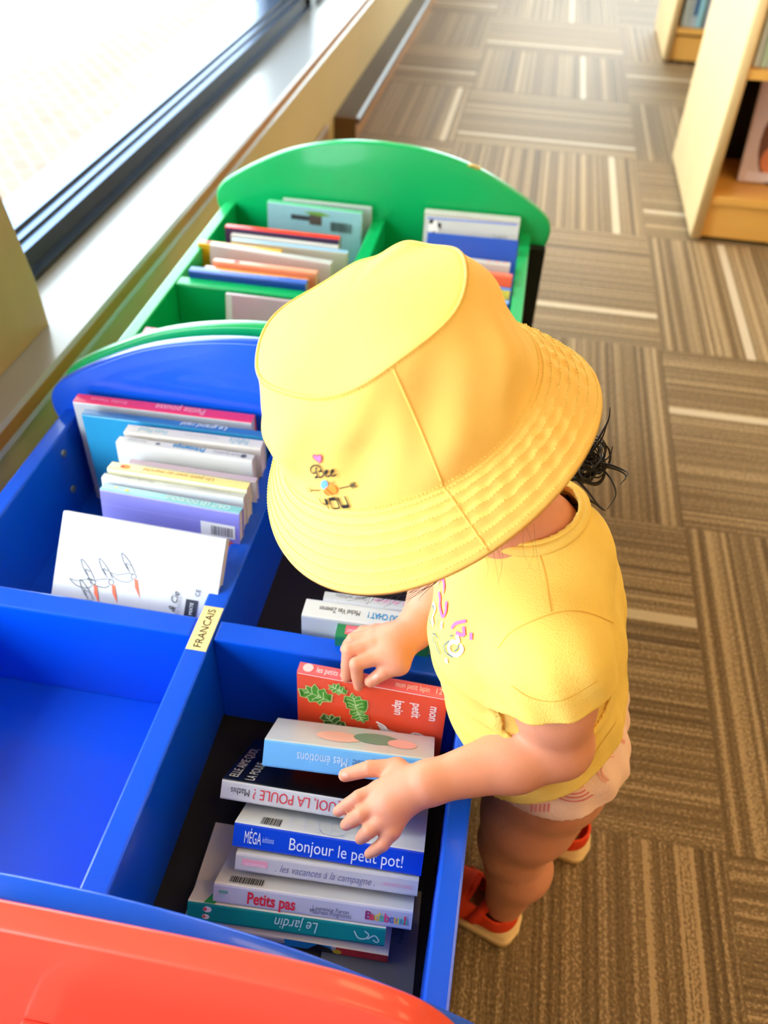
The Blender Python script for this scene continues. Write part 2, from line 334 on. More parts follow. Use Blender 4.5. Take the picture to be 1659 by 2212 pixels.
# ------------------------------------------------------------------ books
def cm(rgb, rough=.35, coat=.25):
    if min(rgb) > 190: rgb = tuple(int(v*.86) for v in rgb)
    return mat('cover_%02x%02x%02x' % tuple(rgb), rgb, rough, .03, 30, coat=coat)
M_page = mat('page_edges', (216, 211, 200), .8, .06, 900, stretch=(.02, 1, .02))
def ink(rgb): return mat('ink_%02x%02x%02x' % tuple(rgb), rgb, .55, .02)
class Book:
    """spine up; local x along the spine, y towards the rear cover (0 at its outer face), z up to the spine (0 there)"""
    def __init__(s, label, group, P0, P1, lean, t, h, front, spine, rear, floor=None, autoh=True, name='picture_book', roll=0):
        if floor is None: floor = ZF+(.0075 if 'under the hands' in (group or '') else 0)
        P0, P1 = V(P0), V(P1); a = math.radians(lean)
        S = (P1-P0); s.w = S.length; S.normalize()
        D = V((0, math.sin(a), -math.cos(a))); D = (D-S*D.dot(S)).normalized(); N = S.cross(D)
        if autoh:
            low = min(P0.z, (P0-N*t).z)-floor-.0015
            h = min(h, low/max(.15, -D.z))if a > .6 else low/(-D.z)
        s.t, s.h = t, h
        M = Matrix((S, N, -D)).transposed().to_4x4(); M.translation = P0
        s.root = empty(name, matrix=M); tag(s.root, label, 'book', group)
        c = .0016; w = s.w
        fm, sm, rm = cm(front), cm(spine), cm(rear)
        bm = bmesh.new()
        o = [(0, -h), (0, 0), (-t, 0), (-t, -h), (-t+c, -h), (-t+c, -c), (-c, -c), (-c, -h)]
        A = [bm.verts.new((0, y, z)) for y, z in o]; B = [bm.verts.new((w, y, z)) for y, z in o]
        n = len(o)
        for i in range(n): bm.faces.new((A[i], A[(i+1) % n], B[(i+1) % n], B[i]))
        for q in ((0, 1, 6, 7), (1, 2, 5, 6), (2, 3, 4, 5)):
            bm.faces.new([A[i] for i in q][::-1]); bm.faces.new([B[i] for i in q])
        bmesh.ops.recalc_face_normals(bm, faces=bm.faces[:])
        es = [e for e in bm.edges if all(v.co.z > -1e-6 for v in e.verts) and abs(e.verts[0].co.y-e.verts[1].co.y) < 1e-6]
        bmesh.ops.bevel(bm, geom=es, offset=min(.0022, t*.2), segments=2, affect='EDGES', profile=.5)
        for f in bm.faces:
            y, z = f.calc_center_median().y, f.calc_center_median().z
            f.normal_update()
            f.material_index = 1 if f.normal.z > .6 else (2 if y > -t/2 else 0)
        s.cover = obj('cover', bm, [fm, sm, rm], s.root, local=True)
        bm = bmesh.new(); box(bm, .0012, w-.0012, -t+c, -c, -h+.002, -c)
        obj('page_block', bm, M_page, s.root, local=True)
        s.k = 0
    def frame(s, face):
        e = .0003
        if face == 'spine': return Matrix(((1, 0, 0, 0), (0, 1, 0, -s.t), (0, 0, 1, e), (0, 0, 0, 1)))       # u along spine, v towards rear
        if face == 'front': return Matrix(((1, 0, 0, 0), (0, 0, -1, -s.t-e), (0, 1, 0, 0), (0, 0, 0, 1)))      # v = z (0 at spine)
        if face == 'rear': return Matrix(((1, 0, 0, 0), (0, 0, 1, e), (0, -1, 0, 0), (0, 0, 0, 1)))           # v = depth from spine
    def text(s, face, st, u, v, size, rgb, rot=0, length=None, shear=0, bold=0, name='lettering'):
        """(u, v) is the text's start on its baseline; rot in degrees; length squeezes it to fit"""
        me = text_mesh(st, size, shear, bold)
        if length and len(me.vertices):
            xs = [q.co.x for q in me.vertices]; k = length/max(1e-5, max(xs))
            for q in me.vertices: q.co.x *= k
        s.k += 1
        me.transform(s.frame(face) @ Matrix.Translation((u, v, .00004*s.k)) @ Matrix.Rotation(math.radians(rot), 4, 'Z'))
        o = obj(name, me, ink(rgb), s.cover, local=True)
        return s
    def up(s, st, u0, u1, rgb, frac=.62, **k):
        """spine lettering upside down, running from u1 leftwards to u0"""
        size = s.t*frac/.72
        return s.text('spine', st, u1, s.t*(.5+frac*.5), size, rgb, 180, u1-u0, **k)
    def right(s, st, u0, u1, rgb, frac=.62, **k):
        return s.text('spine', st, u0, s.t*(.5-frac*.5), s.t*frac/.72, rgb, 0, u1-u0, **k)
    def art(s, face, polys, rgb, name='printed_art'):
        bm = bmesh.new(); s.k += 1; F = s.frame(face) @ Matrix.Translation((0, 0, .00004*s.k))
        for p in polys:
            try: bm.faces.new([bm.verts.new(F @ V((u, v, 0))) for u, v in p])
            except ValueError: pass
        bmesh.ops.triangulate(bm, faces=bm.faces[:])
        obj(name, bm, ink(rgb), s.cover, local=True); return s
    def rect(s, face, u0, u1, v0, v1, rgb, name='printed_panel'):
        return s.art(face, [[(u0, v0), (u1, v0), (u1, v1), (u0, v1)]], rgb, name)
    def stroke(s, face, lines, wd, rgb, name='line_drawing'):
        ps = []
        for l in lines:
            l = [(q.x, q.y) for q in spline([(a, b, 0) for a, b in l], 4)] if len(l) > 2 else l
            for (a, b), (c, d) in zip(l, l[1:]):
                L = math.hypot(c-a, d-b) or 1; nx, ny = -(d-b)/L*wd/2, (c-a)/L*wd/2
                ps.append([(a+nx, b+ny), (c+nx, d+ny), (c-nx, d-ny), (a-nx, b-ny)])
        return s.art(face, ps, rgb, name)
    def barcode(s, face, u0, v0, wd, ht):
        random.seed(3); x = u0; ps = []
        while x < u0+wd:
            b = random.choice((.0005, .0008, .0012)); ps.append([(x, v0), (x+b, v0), (x+b, v0+ht), (x, v0+ht)]); x += b+random.choice((.0006, .001))
        return s.art(face, ps, (40, 40, 44), 'barcode')
def disc(u, v, r, n=14, ry=None):
    return [(u+r*math.cos(2*math.pi*k/n), v+(ry or r)*math.sin(2*math.pi*k/n)) for k in range(n)]
W_ = (246, 248, 252)
GA = 'picture books in the blue bin beside the window'
b = Book('tall book with a pink spine leaning on the blue end panel', GA, (-.519, .851, .456), (-.287, .856, .456), 1, .019, .165, (238, 240, 246), (242, 62, 112), (242, 62, 112))
b.up('Petite pousse', .105, .170, (252, 200, 216)).up('Emilie Vianne', .02, .068, (250, 180, 200), .3)
b = Book('wide teal book with blue spine in front of the pink spined one', GA, (-.495, .819, .458), (-.264, .822, .458), 0, .013, .165, (44, 152, 206), (52, 116, 186), (44, 152, 206))
b.up('Le grand raid', .125, .185, (232, 242, 252), shear=.3).up('Mathieu T. Bassas', .02, .072, (40, 84, 140), .3)
b = Book('thick white book with pale blue spine lettering behind its white twin', GA, (-.428, .795, .462), (-.259, .799, .462), -1, .018, .15, (248, 240, 236), W_, W_)
b.up('PoPoTe', .128, .152, (110, 180, 205)).up('Petit Plouf', .015, .052, (130, 195, 215), .5).up('le petit conte', .072, .115, (190, 196, 205), .3)
b = Book('white book with bold blue spine word and barcode under it', GA, (-.429, .771, .462), (-.262, .770, .462), -3, .014, .145, (250, 251, 254), (236, 240, 247), W_)
b.up('Printemps', .068, .108, (58, 138, 200), .6, bold=.0004).up('Anne Crausaz', .012, .036, (150, 150, 160), .3).up('Ecole des lettres', .118, .150, (120, 120, 130), .3)
b.barcode('front', .125, -.028, .022, .005)
b.art('spine', [disc(.155, .007, .0035)], (80, 90, 110)).art('spine', [disc(.05, .007, .003, ry=.002)], (90, 100, 130))
b = Book('thin pale lilac book with a striped blue and yellow corner', GA, (-.407, .746, .450), (-.252, .744, .450), -4, .009, .13, (250, 246, 250), (226, 206, 234), (240, 236, 244))
b.rect('front', 0, .15, -.022, -.005, (250, 240, 236)).art('front', [disc(.125, -.012, .005)], (235, 80, 90)).rect('front', .136, .1395, -.02, -.003, (40, 110, 190)).rect('front', .1405, .144, -.02, -.003, (245, 190, 40)).rect('front', .146, .1495, -.02, -.003, (40, 110, 190))
b.text('front', 'y is maison', .112, -.006, .008, (226, 70, 90), 180, .03)
b = Book('pale yellow book with orange sun emblem on the spine', GA, (-.417, .721, .464), (-.252, .718, .464), -6, .016, .15, (253, 250, 214), (240, 224, 140), (250, 240, 190))
b.up('Un petit tour au marché', .04, .125, (186, 132, 50), .42, shear=.2).art('spine', [disc(.019, .008, .006, 9, .004)], (240, 150, 40)).art('spine', [disc(.0155, .008, .003, 6, .003)], (226, 90, 50))
b = Book('plain white book in front of the pale yellow one', GA, (-.419, .703, .461), (-.253, .702, .461), -8, .011, .15, (246, 252, 252), (222, 226, 222), W_)
b.up('Marcelle Lejeune', .02, .06, (150, 150, 150), .4).up('la promenade', .11, .15, (170, 170, 170), .4)
b = Book('purple book with a teal spine and a barcode sticker', GA, (-.413, .688, .459), (-.250, .681, .459), -9, .014, .15, (140, 138, 226), (128, 196, 204), (140, 138, 226))
b.up('CHUT LES DOUDOUS', .075, .15, (232, 242, 242), .55).rect('front', 0, .163, -.0195, -.019, (172, 170, 240))
b.art('spine', [disc(.03, .006, .003, 5), disc(.016, .008, .002, 5)], (235, 225, 120))
b.rect('front', .118, .158, -.036, -.018, (246, 246, 250)).barcode('front', .130, -.034, .026, .012).rect('front', .12, .132, -.05, -.039, (240, 240, 246)).rect('front', .136, .143, -.048, -.039, (230, 230, 240)).art('front', [disc(.152, -.043, .004)], (230, 80, 60))
b = Book('white book with inked long-beaked birds, leaning back at the front', GA, (-.433, .637, .458), (-.250, .631, .458), -40, .012, .125, (236, 238, 248), (240, 242, 250), W_, autoh=False)
def bird(u, v, k, fl=1):
    b.stroke('front', [[(u, v+.002*k), (u-.008*k, v+.001*k), (u-.018*k, v-.002*k), (u-.026*k, v-.001*k), (u-.017*k, v-.007*k), (u-.006*k, v-.008*k), (u, v-.005*k)],
        [(u-.004*k, v+.003*k), (u-.012*k, v+.012*k), (u-.016*k, v+.022*k), (u-.006*k, v+.014*k), (u+.002*k, v+.003*k)],
        [(u-.006*k, v+.006*k), (u-.010*k, v+.012*k), (u-.004*k, v+.010*k)]], .0007, (70, 78, 96))
    b.stroke('front', [disc(u+.001*k, v-.001*k, .0028*k)+[(u+.0038*k, v-.001*k)]], .0006, (60, 66, 84))
    b.art('front', [[(u+.002*k, v-.003*k), (u+.006*k, v-.004*k), (u+.011*k, v-.022*k), (u+.004*k, v-.012*k)]], (240, 110, 76))
for (u, v, k) in ((.088, -.056, 1), (.064, -.066, 1), (.044, -.070, 1), (.046, -.092, 1)): bird(u, v, k)
b.text('front', 'ulon & Cie', .136, -.106, .0105, (50, 56, 70), 82, .042, shear=.3).text('front', 'école des loisirs', .1425, -.104, .006, (150, 156, 172), 86, .035).text('front', 'que', .098, -.106, .010, (60, 66, 80), 85, .014, shear=.3)
b.rect('front', .150, .163, -.098, -.070, (22, 30, 52)).text('front', 'MIXTE', .1585, -.086, .005, (230, 234, 240), 90, .013).text('front', 'CE', .1635, -.066, .007, (50, 56, 70), 84, .008).art('front', [disc(.155, -.093, .003)], (220, 224, 232))

GB = 'picture books in the blue bin behind the hands'
b = Book('pale grey book with pink spine lettering behind the white one', GB, (-.139, .597, .437), (-.028, .601, .437), -3, .012, .15, (226, 230, 236), (214, 220, 228), (220, 224, 230))
b.up('Jane whizu', .012, .045, (130, 134, 150), .5, shear=.2).up('une nuit de pluie', .052, .108, (226, 140, 190), .5)
b = Book('thick white book with blue and black spine lettering', GB, (-.156, .586, .434), (-.018, .589, .434), -4, .026, .14, (206, 216, 220), (244, 248, 252), W_)
b.up('Michel Van Zeveren', .016, .058, (50, 56, 66), .30).up('IL EST OÙ CHAT !', .066, .116, (26, 140, 200), .32, bold=.0003)
b = Book('dark green book with a pink tag on the spine', GB, (-.118, .5615, .432), (-.024, .5655, .432), -3, .0185, .13, (24, 120, 74), (28, 128, 80), (24, 120, 74))
b.up('NE', .034, .046, (240, 246, 242), .5, bold=.0006).rect('spine', .009, .022, .004, .016, (236, 100, 120)).up('ENFANT', .0105, .0205, (250, 210, 215), .25)
b = Book('thin magenta book in front of the green one', GB, (-.141, .5475, .414), (-.022, .5495, .414), -1, .005, .12, (226, 44, 122), (226, 44, 122), (226, 44, 122))
GC = 'picture books in the blue bin under the hands'
b = Book('red board book with green leaves and a white animal, standing upright', GC, (-.144, .510, .428), (.002, .507, .428), -3, .014, .14, (238, 76, 44), (240, 100, 104), (238, 76, 44))
b.right('les petits ch', .018, .046, (252, 226, 226), .5).right('mon petit lapin', .095, .128, (252, 226, 226), .5).right('12', .133, .140, (252, 226, 226), .5)
b.art('spine', [disc(.0095, .007, .0052)], (250, 196, 196)).stroke('front', [[(.001, -.001), (.145, -.001)]], .0012, (250, 214, 214))
for (st, u) in (('mon', .127), ('petit', .110), ('lapin', .093)): b.text('front', st, u+.004, -.014, .0125, (250, 236, 236), -90, .022, bold=.0002)
def leaf(cu_, cv, k, ang, dark=False):
    shp = [(0, -.018), (.004, -.014), (.011, -.015), (.009, -.009), (.015, -.005), (.010, -.001), (.016, .006), (.009, .007), (.008, .013), (.003, .011), (-.001, .018), (-.005, .011), (-.011, .012), (-.009, .005), (-.014, .001), (-.009, -.004), (-.012, -.010), (-.005, -.010)]
    R = Matrix.Rotation(math.radians(ang), 2); ps = [R @ V((x*k, y*k)) for x, y in shp]
    b.art('front', [[(cu_+p.x*1.06, cv+p.y*1.06) for p in ps]], (206, 226, 150), 'leaf_print').art('front', [[(cu_+p.x*.97, cv+p.y*.97) for p in ps]], (70, 150, 40) if not dark else (56, 96, 34), 'leaf_print')
    vn = [[(0, -.016), (0, .0), (-.001, .014)]] + [[(0, y), (sx*.006, y+.003), (sx*.010, y+.004)] for y in (-.010, -.004, .003) for sx in (1, -1)] + [[(0, y), (sx*.004, y+.004)] for y in (-.007, .007) for sx in (1, -1)]
    b.stroke('front', [[tuple((R @ V((x*k, y*k)) + V((cu_, cv)))[:]) for x, y in l] for l in vn], .0007, (210, 236, 176), 'leaf_veins')
leaf(.018, -.029, .95, 70); leaf(.058, -.030, .8, 10); leaf(.063, -.048, .62, 200); leaf(.040, -.014, .55, 60); leaf(.036, -.066, .8, 35, True)
b.art('front', [[(.092, -.082), (.094, -.070), (.089, -.063), (.082, -.058), (.0815, -.055), (.092, -.060), (.099, -.068), (.104, -.069), (.112, -.066), (.122, -.068), (.124, -.074), (.117, -.082), (.118, -.092), (.100, -.098)]], (248, 240, 240), 'animal_print')
b.stroke('front', [[(.0925, -.066), (.089, -.057), (.080, -.052)], [(.113, -.067), (.118, -.059), (.127, -.060), (.131, -.063)], [(.115, -.066), (.121, -.062), (.129, -.064)]], .0022, (248, 240, 240), 'animal_print').text('front', 'PERE CASTOR', .073, -.062, .0045, (250, 180, 150), -90, .018)
b = Book('light blue book being lifted by the lower hand', GC, (-.158, .428, .413), (-.003, .436, .413), 52, .026, .064, (96, 170, 232), (112, 184, 240), (232, 238, 240), autoh=False)
b.up('Mes émotions', .031, .078, (200, 226, 248), .36).up('agnese', .082, .108, (70, 120, 176), .34)
b.art('rear', [disc(.065, .03, .022, 12, .014)], (238, 186, 172)).art('rear', [disc(.10, .036, .022, 12, .015)], (110, 150, 130)).art('rear', [disc(.125, .03, .014, 12, .012)], (232, 176, 170))
b = Book('black book with a white spine lettered in red', GC, (-.191, .398, .384), (-.020, .4005, .384), 50, .019, .125, (236, 236, 240), (240, 242, 246), (10, 10, 11), autoh=False)
b.up('AIME QUOI, LA POULE ?', .030, .142, (222, 50, 60), .52).up('Mathis', .009, .027, (60, 62, 70), .36)
b.text('rear', 'ELLE AIME QUOI,', .012, .0085, .0125, (214, 210, 200), 90, .085).text('rear', 'LA POULE', .028, .0055, .0125, (214, 210, 200), 90, .05)
b = Book('white book with a thick blue spine lettered in white', GC, (-.169, .3625, .378), (.0, .3665, .378), 52, .023, .12, (240, 244, 250), (10, 72, 214), (240, 244, 250))
b.right('Bonjour le petit pot!', .050, .152, (236, 244, 255), .50).right('MÉGA', .010, .0255, (236, 244, 255), .5).right('éditions', .0265, .037, (170, 200, 250), .25)
b.barcode('rear', .022, .004, .018, .014).stroke('rear', [[(.05+.012*k, 0), (.047+.012*k, .03)] for k in range(6)]+[[(.04, .012), (.13, .013)]], .0005, (196, 206, 232)).stroke('rear', [[(.075, .010), (.080, .003), (.090, .002), (.097, .007)]], .0007, (110, 130, 190))
b = Book('white book with pink tag and handwritten spine title', GC, (-.1635, .3440, .360), (-.001, .3505, .360), 54, .017, .12, (244, 243, 240), (240, 239, 236), (244, 243, 240))
b.right('. les vacances à la campagne .', .036, .125, (120, 126, 160), .42, shear=.35).rect('spine', .006, .029, .0065, .0125, (244, 170, 186)).right('casterman', .008, .027, (252, 226, 230), .26).right('MON ALBUM DES VACANCES', .132, .158, (236, 150, 180), .2)
b = Book('white book with red title and rainbow letters on the spine', GC, (-.177, .320, .347), (-.002, .3275, .347), 54, .018, .12, (246, 246, 250), (232, 234, 246), (248, 248, 250))
b.right('Petits pas', .030, .073, (222, 46, 62), .6, bold=.0004).right('Laurence Faron', .088, .120, (90, 94, 120), .24)
b.text('spine', 'Maureen Poignonec', .086, .0035, .0058, (90, 94, 120), 0, .037)
for k, (ch, c) in enumerate(zip('Badaboum!', ((150, 50, 110), (226, 70, 80), (240, 200, 70), (90, 190, 160), (226, 70, 120), (90, 120, 190), (240, 190, 70), (90, 190, 170), (226, 60, 90)))):
    b.text('spine', ch, .134+.0042*k, .0055, .0105, c, 0, None, bold=.0003)
b.rect('spine', .005, .013, .010, .0125, (110, 180, 165)).rect('spine', .006, .010, .006, .0085, (170, 205, 196)).barcode('rear', .012, .004, .03, .010)
b = Book('white book with a green spine and small butterflies', GC, (-.198, .3065, .333), (-.023, .3150, .333), 56, .018, .12, (246, 244, 236), (16, 138, 128), (246, 244, 236))
b.up('Le jardin', .078, .117, (206, 232, 226), .58, shear=.25)
b.art('spine', [disc(.018, .0125, .004, 7, .003), disc(.017, .0055, .0035, 7, .0025)], (236, 226, 226)).art('spine', [disc(.016, .0125, .0018, 6), disc(.0155, .0055, .0015, 6)], (222, 70, 80))
b.stroke('spine', [[(.148, .012), (.152, .006), (.158, .006), (.161, .010), (.157, .013)], [(.160, .006), (.166, .010), (.170, .006), (.168, .004), (.165, .006)]], .0012, (190, 220, 212)).art('rear', [[(.014, 0), (.024, 0), (.030, .02), (.020, .02)]], (40, 160, 80)).stroke('rear', [[(.045, .006), (.06, .014), (.066, .003)]], .0004, (150, 150, 150))
b = Book('cream, blue, black and red patterned book at the bottom of the heap', GC, (-.202, .297, .309), (-.018, .302, .309), 86, .0105, .10, (240, 232, 214), (238, 230, 212), (240, 232, 214), autoh=False); b.root.location.z += .0
b.rect('spine', .092, .134, .0, .012, (30, 150, 196)).art('spine', [[(.112, 0), (.138, 0), (.132, .008), (.122, .012)]], (20, 20, 22)).rect('spine', .138, .184, 0, .012, (226, 44, 36)).art('spine', [disc(.139, .004, .004)], (246, 206, 40))
b = Book('dull grey book lying flat under the heap, its end showing at the right', GC, (-.075, .266, .2972), (.008, .270, .2972), 89, .0055, .10, (84, 86, 88), (88, 90, 92), (78, 80, 82), autoh=False); b.text('rear', 'Panda', .070, .05, .006, (40, 42, 46), 90, .016)

GD = 'picture books in the green bin beside the window'
def G(label, P0, P1, lean, t, front, spine, g=GD):
    return Book(label, g, P0, P1, lean, t, .14, front, spine, front)
b = G('pale blue white topped book against the green end panel', (-.430, 1.546, .447), (-.263, 1.548, .447), 0, .010, (210, 226, 226), (214, 232, 228))
b = G('light blue book with a mint spine and small pictures', (-.453, 1.528, .448), (-.275, 1.525, .446), -3, .015, (160, 210, 228), (110, 204, 158))
b.rect('front', .045, .085, -.026, -.017, (60, 66, 74)).rect('front', .08, .103, -.032, -.012, (92, 80, 74)).art('front', [[(.07, -.012), (.08, -.008), (.1, -.007), (.12, -.012), (.1, -.015)]], (120, 170, 70)).barcode('front', .12, -.04, .04, .018)
b = G('dark purple book with a bright red spine', (-.505, 1.432, .436), (-.298, 1.433, .436), -2, .017, (58, 34, 84), (244, 26, 28))
b.up('Mon grand imagier', .08, .15, (255, 110, 40), .5)
b = G('white book just in front of the red spine', (-.490, 1.413, .430), (-.296, 1.410, .430), -2, .012, (236, 236, 234), (240, 238, 236)); b.right('Didier', .165, .185, (160, 170, 190), .4)
b = G('white book with a pale blue band along the top', (-.484, 1.397, .428), (-.277, 1.397, .428), -2, .012, (244, 234, 220), (150, 196, 236))
b = G('golden yellow book half hidden at the bin side', (-.537, 1.379, .426), (-.389, 1.376, .426), -3, .018, (214, 160, 20), (240, 184, 40)); b.art('spine', [disc(.016, .009, .006)], (226, 70, 90))
b = G('wide white book with faint pink shading', (-.508, 1.360, .434), (-.294, 1.352, .428), -5, .017, (240, 226, 230), (238, 238, 240)); b.right('Amandine Momenceau', .01, .06, (170, 175, 185), .3).right('Rouge', .165, .195, (190, 195, 205), .4).barcode('front', .165, -.05, .03, .02)
b = G('coral book in front of the wide white one', (-.487, 1.306, .432), (-.309, 1.304, .432), -4, .015, (248, 150, 116), (250, 160, 130)); b.art('spine', [disc(.04, .0075, .005)], (226, 90, 80))
b = G('orange book with a white rounded corner', (-.497, 1.288, .425), (-.321, 1.284, .425), -3, .015, (246, 220, 180), (244, 178, 84)); b.rect('spine', 0, .016, 0, .015, (244, 240, 240)).rect('spine', .14, .16, .004, .008, (150, 100, 50)).rect('front', 0, .17, -.006, 0, (244, 232, 226))
b = G('deep blue book next to the green cross divider', (-.516, 1.269, .430), (-.319, 1.271, .430), -1, .0165, (14, 60, 176), (38, 96, 206)); b.rect('spine', 0, .05, .006, .0165, (140, 170, 236)).up('Cerise Casterman', .06, .15, (190, 200, 230), .25)
GE = 'picture books in the green bin front compartments'
b = G('pale pink book leaning on the green cross divider', (-.432, 1.195, .432), (-.304, 1.199, .430), -8, .008, (234, 196, 222), (226, 200, 216), GE); b.rect('front', 0, .010, -.13, 0, (214, 216, 220))
b = G('pink spined book close to the blue arch', (-.492, 1.018, .462), (-.371, 1.024, .462), -2, .02, (236, 130, 150), (238, 96, 150), GE); b.up('Brigitte & Margaux', .012, .075, (160, 50, 100), .3)
b = G('cream white book behind the pink spined one', (-.424, 1.043, .462), (-.283, 1.052, .462), -2, .016, (236, 232, 222), (238, 230, 218), GE); b.right('Petit', .02, .04, (180, 180, 180), .3)
GF = 'picture books in the green bin on the carpet side'
b = G('white book nearest the green end panel on the carpet side', (-.163, 1.546, .455), (.010, 1.552, .455), -1, .02, (250, 248, 246), (248, 248, 250), GF)
b = G('white book printed with a black spotted cow', (-.159, 1.521, .452), (.010, 1.528, .452), -22, .010, (244, 248, 252), (248, 244, 244), GF)
b.stroke('front', [[(.003, -.004), (.165, -.002)]], .003, (130, 150, 236)).art('front', [disc(.016, -.02, .010, 9, .014)], (250, 250, 252)).art('front', [[(.008, -.006), (.016, -.006), (.014, -.013), (.008, -.014)], [(.022, -.010), (.030, -.012), (.029, -.022), (.024, -.018)], [(.012, -.028), (.020, -.026), (.022, -.034), (.014, -.035)], [(.032, -.03), (.038, -.028), (.037, -.034)]], (22, 22, 24)).text('front', 'Lapin', .125, -.028, .010, (140, 160, 170), 0, .025)
b = G('white book with a royal blue cover band', (-.149, 1.478, .440), (.012, 1.484, .440), -24, .010, (34, 86, 206), (60, 110, 220), GF)
b = G('white book with small orange drawings on the spine', (-.093, 1.412, .432), (.004, 1.412, .432), -10, .022, (240, 236, 236), (244, 238, 234), GF); b.art('spine', [disc(.06, .012, .004, 6), disc(.074, .012, .004, 6), disc(.088, .012, .004, 6)], (244, 150, 110))
b = G('orange red book on the carpet side', (-.073, 1.374, .430), (.010, 1.374, .430), -12, .022, (250, 108, 76), (250, 112, 80), GF)
b = G('yellow book between orange and blue ones', (-.068, 1.336, .425), (.010, 1.334, .425), -8, .018, (236, 214, 70), (18, 120, 200), GF); b.rect('front', 0, .078, -.018, -.002, (246, 226, 90))
b = G('blue book on the carpet side next to the cross divider', (-.065, 1.302, .420), (.010, 1.300, .420), -6, .020, (14, 96, 200), (16, 110, 210), GF)

# ------------------------------------------------------------------ bookcases at the right
M_maple = mat('maple_veneer', (230, 196, 142), .38, .05, 5, stretch=(3, 3, .25), coat=.15)
M_maple_lit = mat('maple_rail_lamplit', (226, 168, 82), .4, .07, 5, stretch=(.3, 3, 3), coat=.15)  # warm lamplight tint put into the maple of rails and shelves
M_kick_shade = mat('kick_shade_black', (14, 13, 12), .7)
def bookcase(label, x0, x1, y0, y1, shelf_z, top):
    r = empty('bookcase', ((x0+x1)/2, (y0+y1)/2, 0)); tag(r, label, 'bookcase', 'light wood bookcases at the right')
    pl = prism([(y0, .012), (y0-.0, top), (y1, top), (y1, .012)], 0, x0, x0+.032, .006, 3)
    obj('end_panel', pl, M_maple, r, True)
    obj('end_panel', prism([(y0, .012), (y0, top), (y1, top), (y1, .012)], 0, x1-.032, x1, .006, 3), M_maple, r, True)
    obj('base_rail', boxes((x0+.032, x1-.032, y0+.02, y0+.04, .012, .112), bevel=.002), M_maple_lit, r)
    obj('kick_plate', boxes((x0+.01, x1-.01, y0+.045, y1-.045, 0, .012)), M_kick_shade, r)
    obj('back_panel', boxes((x0+.032, x1-.032, (y0+y1)/2-.008, (y0+y1)/2+.008, .03, top-.02)), M_kick_shade, r)  # its black stands in for the shadow inside the case
    for z in shelf_z:
        obj('shelf', boxes((x0+.032, x1-.032, y0+.008, y1-.008, z-.025, z), bevel=.003), M_maple_lit, r)
    obj('top_board', boxes((x0, x1, y0, y1, top, top+.03), bevel=.005), M_maple, r)
    return r
bookcase('nearer light wood bookcase cut by the right edge', .523, 1.75, 2.598, 3.285, (.138, .475, .80), 1.1)
bookcase('farther light wood bookcase at the top edge beyond the nearer one', .575, 1.8, 4.57, 5.20, (.148, .49, .82), 1.1)
def upright(label, x, t, y, z, d, h, rgb, group, band=None):
    r = empty('shelved_book', (x+t/2, y+d/2, z)); tag(r, label, 'book', group)
    bm = bmesh.new(); box(bm, x, x+t, y, y+d, z+.0005, z+h, 0, min(.002, t*.2)); c = obj('cover', bm, cm(rgb), r)
    obj('page_block', boxes((x+.002, x+t-.002, y+.004, y+d-.003, z+.001, z+h+.0006)), M_page, r)
    if band: obj('spine_band', boxes((x+t*.12, x+t*.88, y-.0006, y+.0004, z+h*band[1], z+h*band[2])), ink(band[0]), c)
GH = 'upright books on the farther bookcase'
x = .625
for (lab, t, rgb, band) in (('white book at the end panel of the farther bookcase', .02, (222, 232, 226), ((150, 190, 160), .5, .8)), ('grey white book second from the far end panel', .018, (200, 208, 206), None), ('book with a deep blue spine on the farther bookcase', .022, (206, 220, 228), ((16, 84, 130), .2, .9)), ('pale cyan book on the farther bookcase', .018, (150, 206, 220), None), ('grey green book on the farther bookcase', .016, (110, 130, 126), None), ('pale lilac book on the farther bookcase', .022, (206, 202, 228), None), ('book with a plum spine band on the farther bookcase', .022, (200, 200, 222), ((96, 40, 84), .3, .9)), ('pale blue book rightmost visible on the farther bookcase', .02, (176, 204, 230), None), ('white book beside the nearer bookcase edge', .02, (230, 232, 234), None)):
    upright(lab, x, t, 4.60, .149, .17, .24+.02*math.sin(x*90), rgb, GH, band); x += t+.0015
GI = 'upright books on the nearer bookcase'
x = .565
for (lab, t, rgb, band) in (('white book with a green top on the nearer bookcase', .016, (226, 232, 226), ((120, 200, 50), .6, .95)), ('pale green striped book on the nearer bookcase', .018, (206, 226, 200), ((120, 200, 50), .3, .6)), ('white book on the nearer bookcase at the frame edge', .02, (236, 234, 236), None), ('pinkish white book on the nearer bookcase at the frame edge', .02, (240, 222, 226), None)):
    upright(lab, x, t, 2.63, .476, .17, .22, rgb, GI, band); x += t+.0015
r = Book('large picture book with pink, brown and orange cover facing out', None, (.640, 2.82, .445), (1.01, 2.82, .445), -14, .012, .3, (214, 186, 188), (214, 190, 192), (200, 180, 180), floor=.139, name='display_book')
r.art('front', [disc(.12, -.20, .085, 24, .13)], (112, 62, 44)).art('front', [disc(.13, -.25, .08, 20, .06)], (222, 126, 84)).rect('front', .02, .34, -.31, -.285, (226, 206, 216))

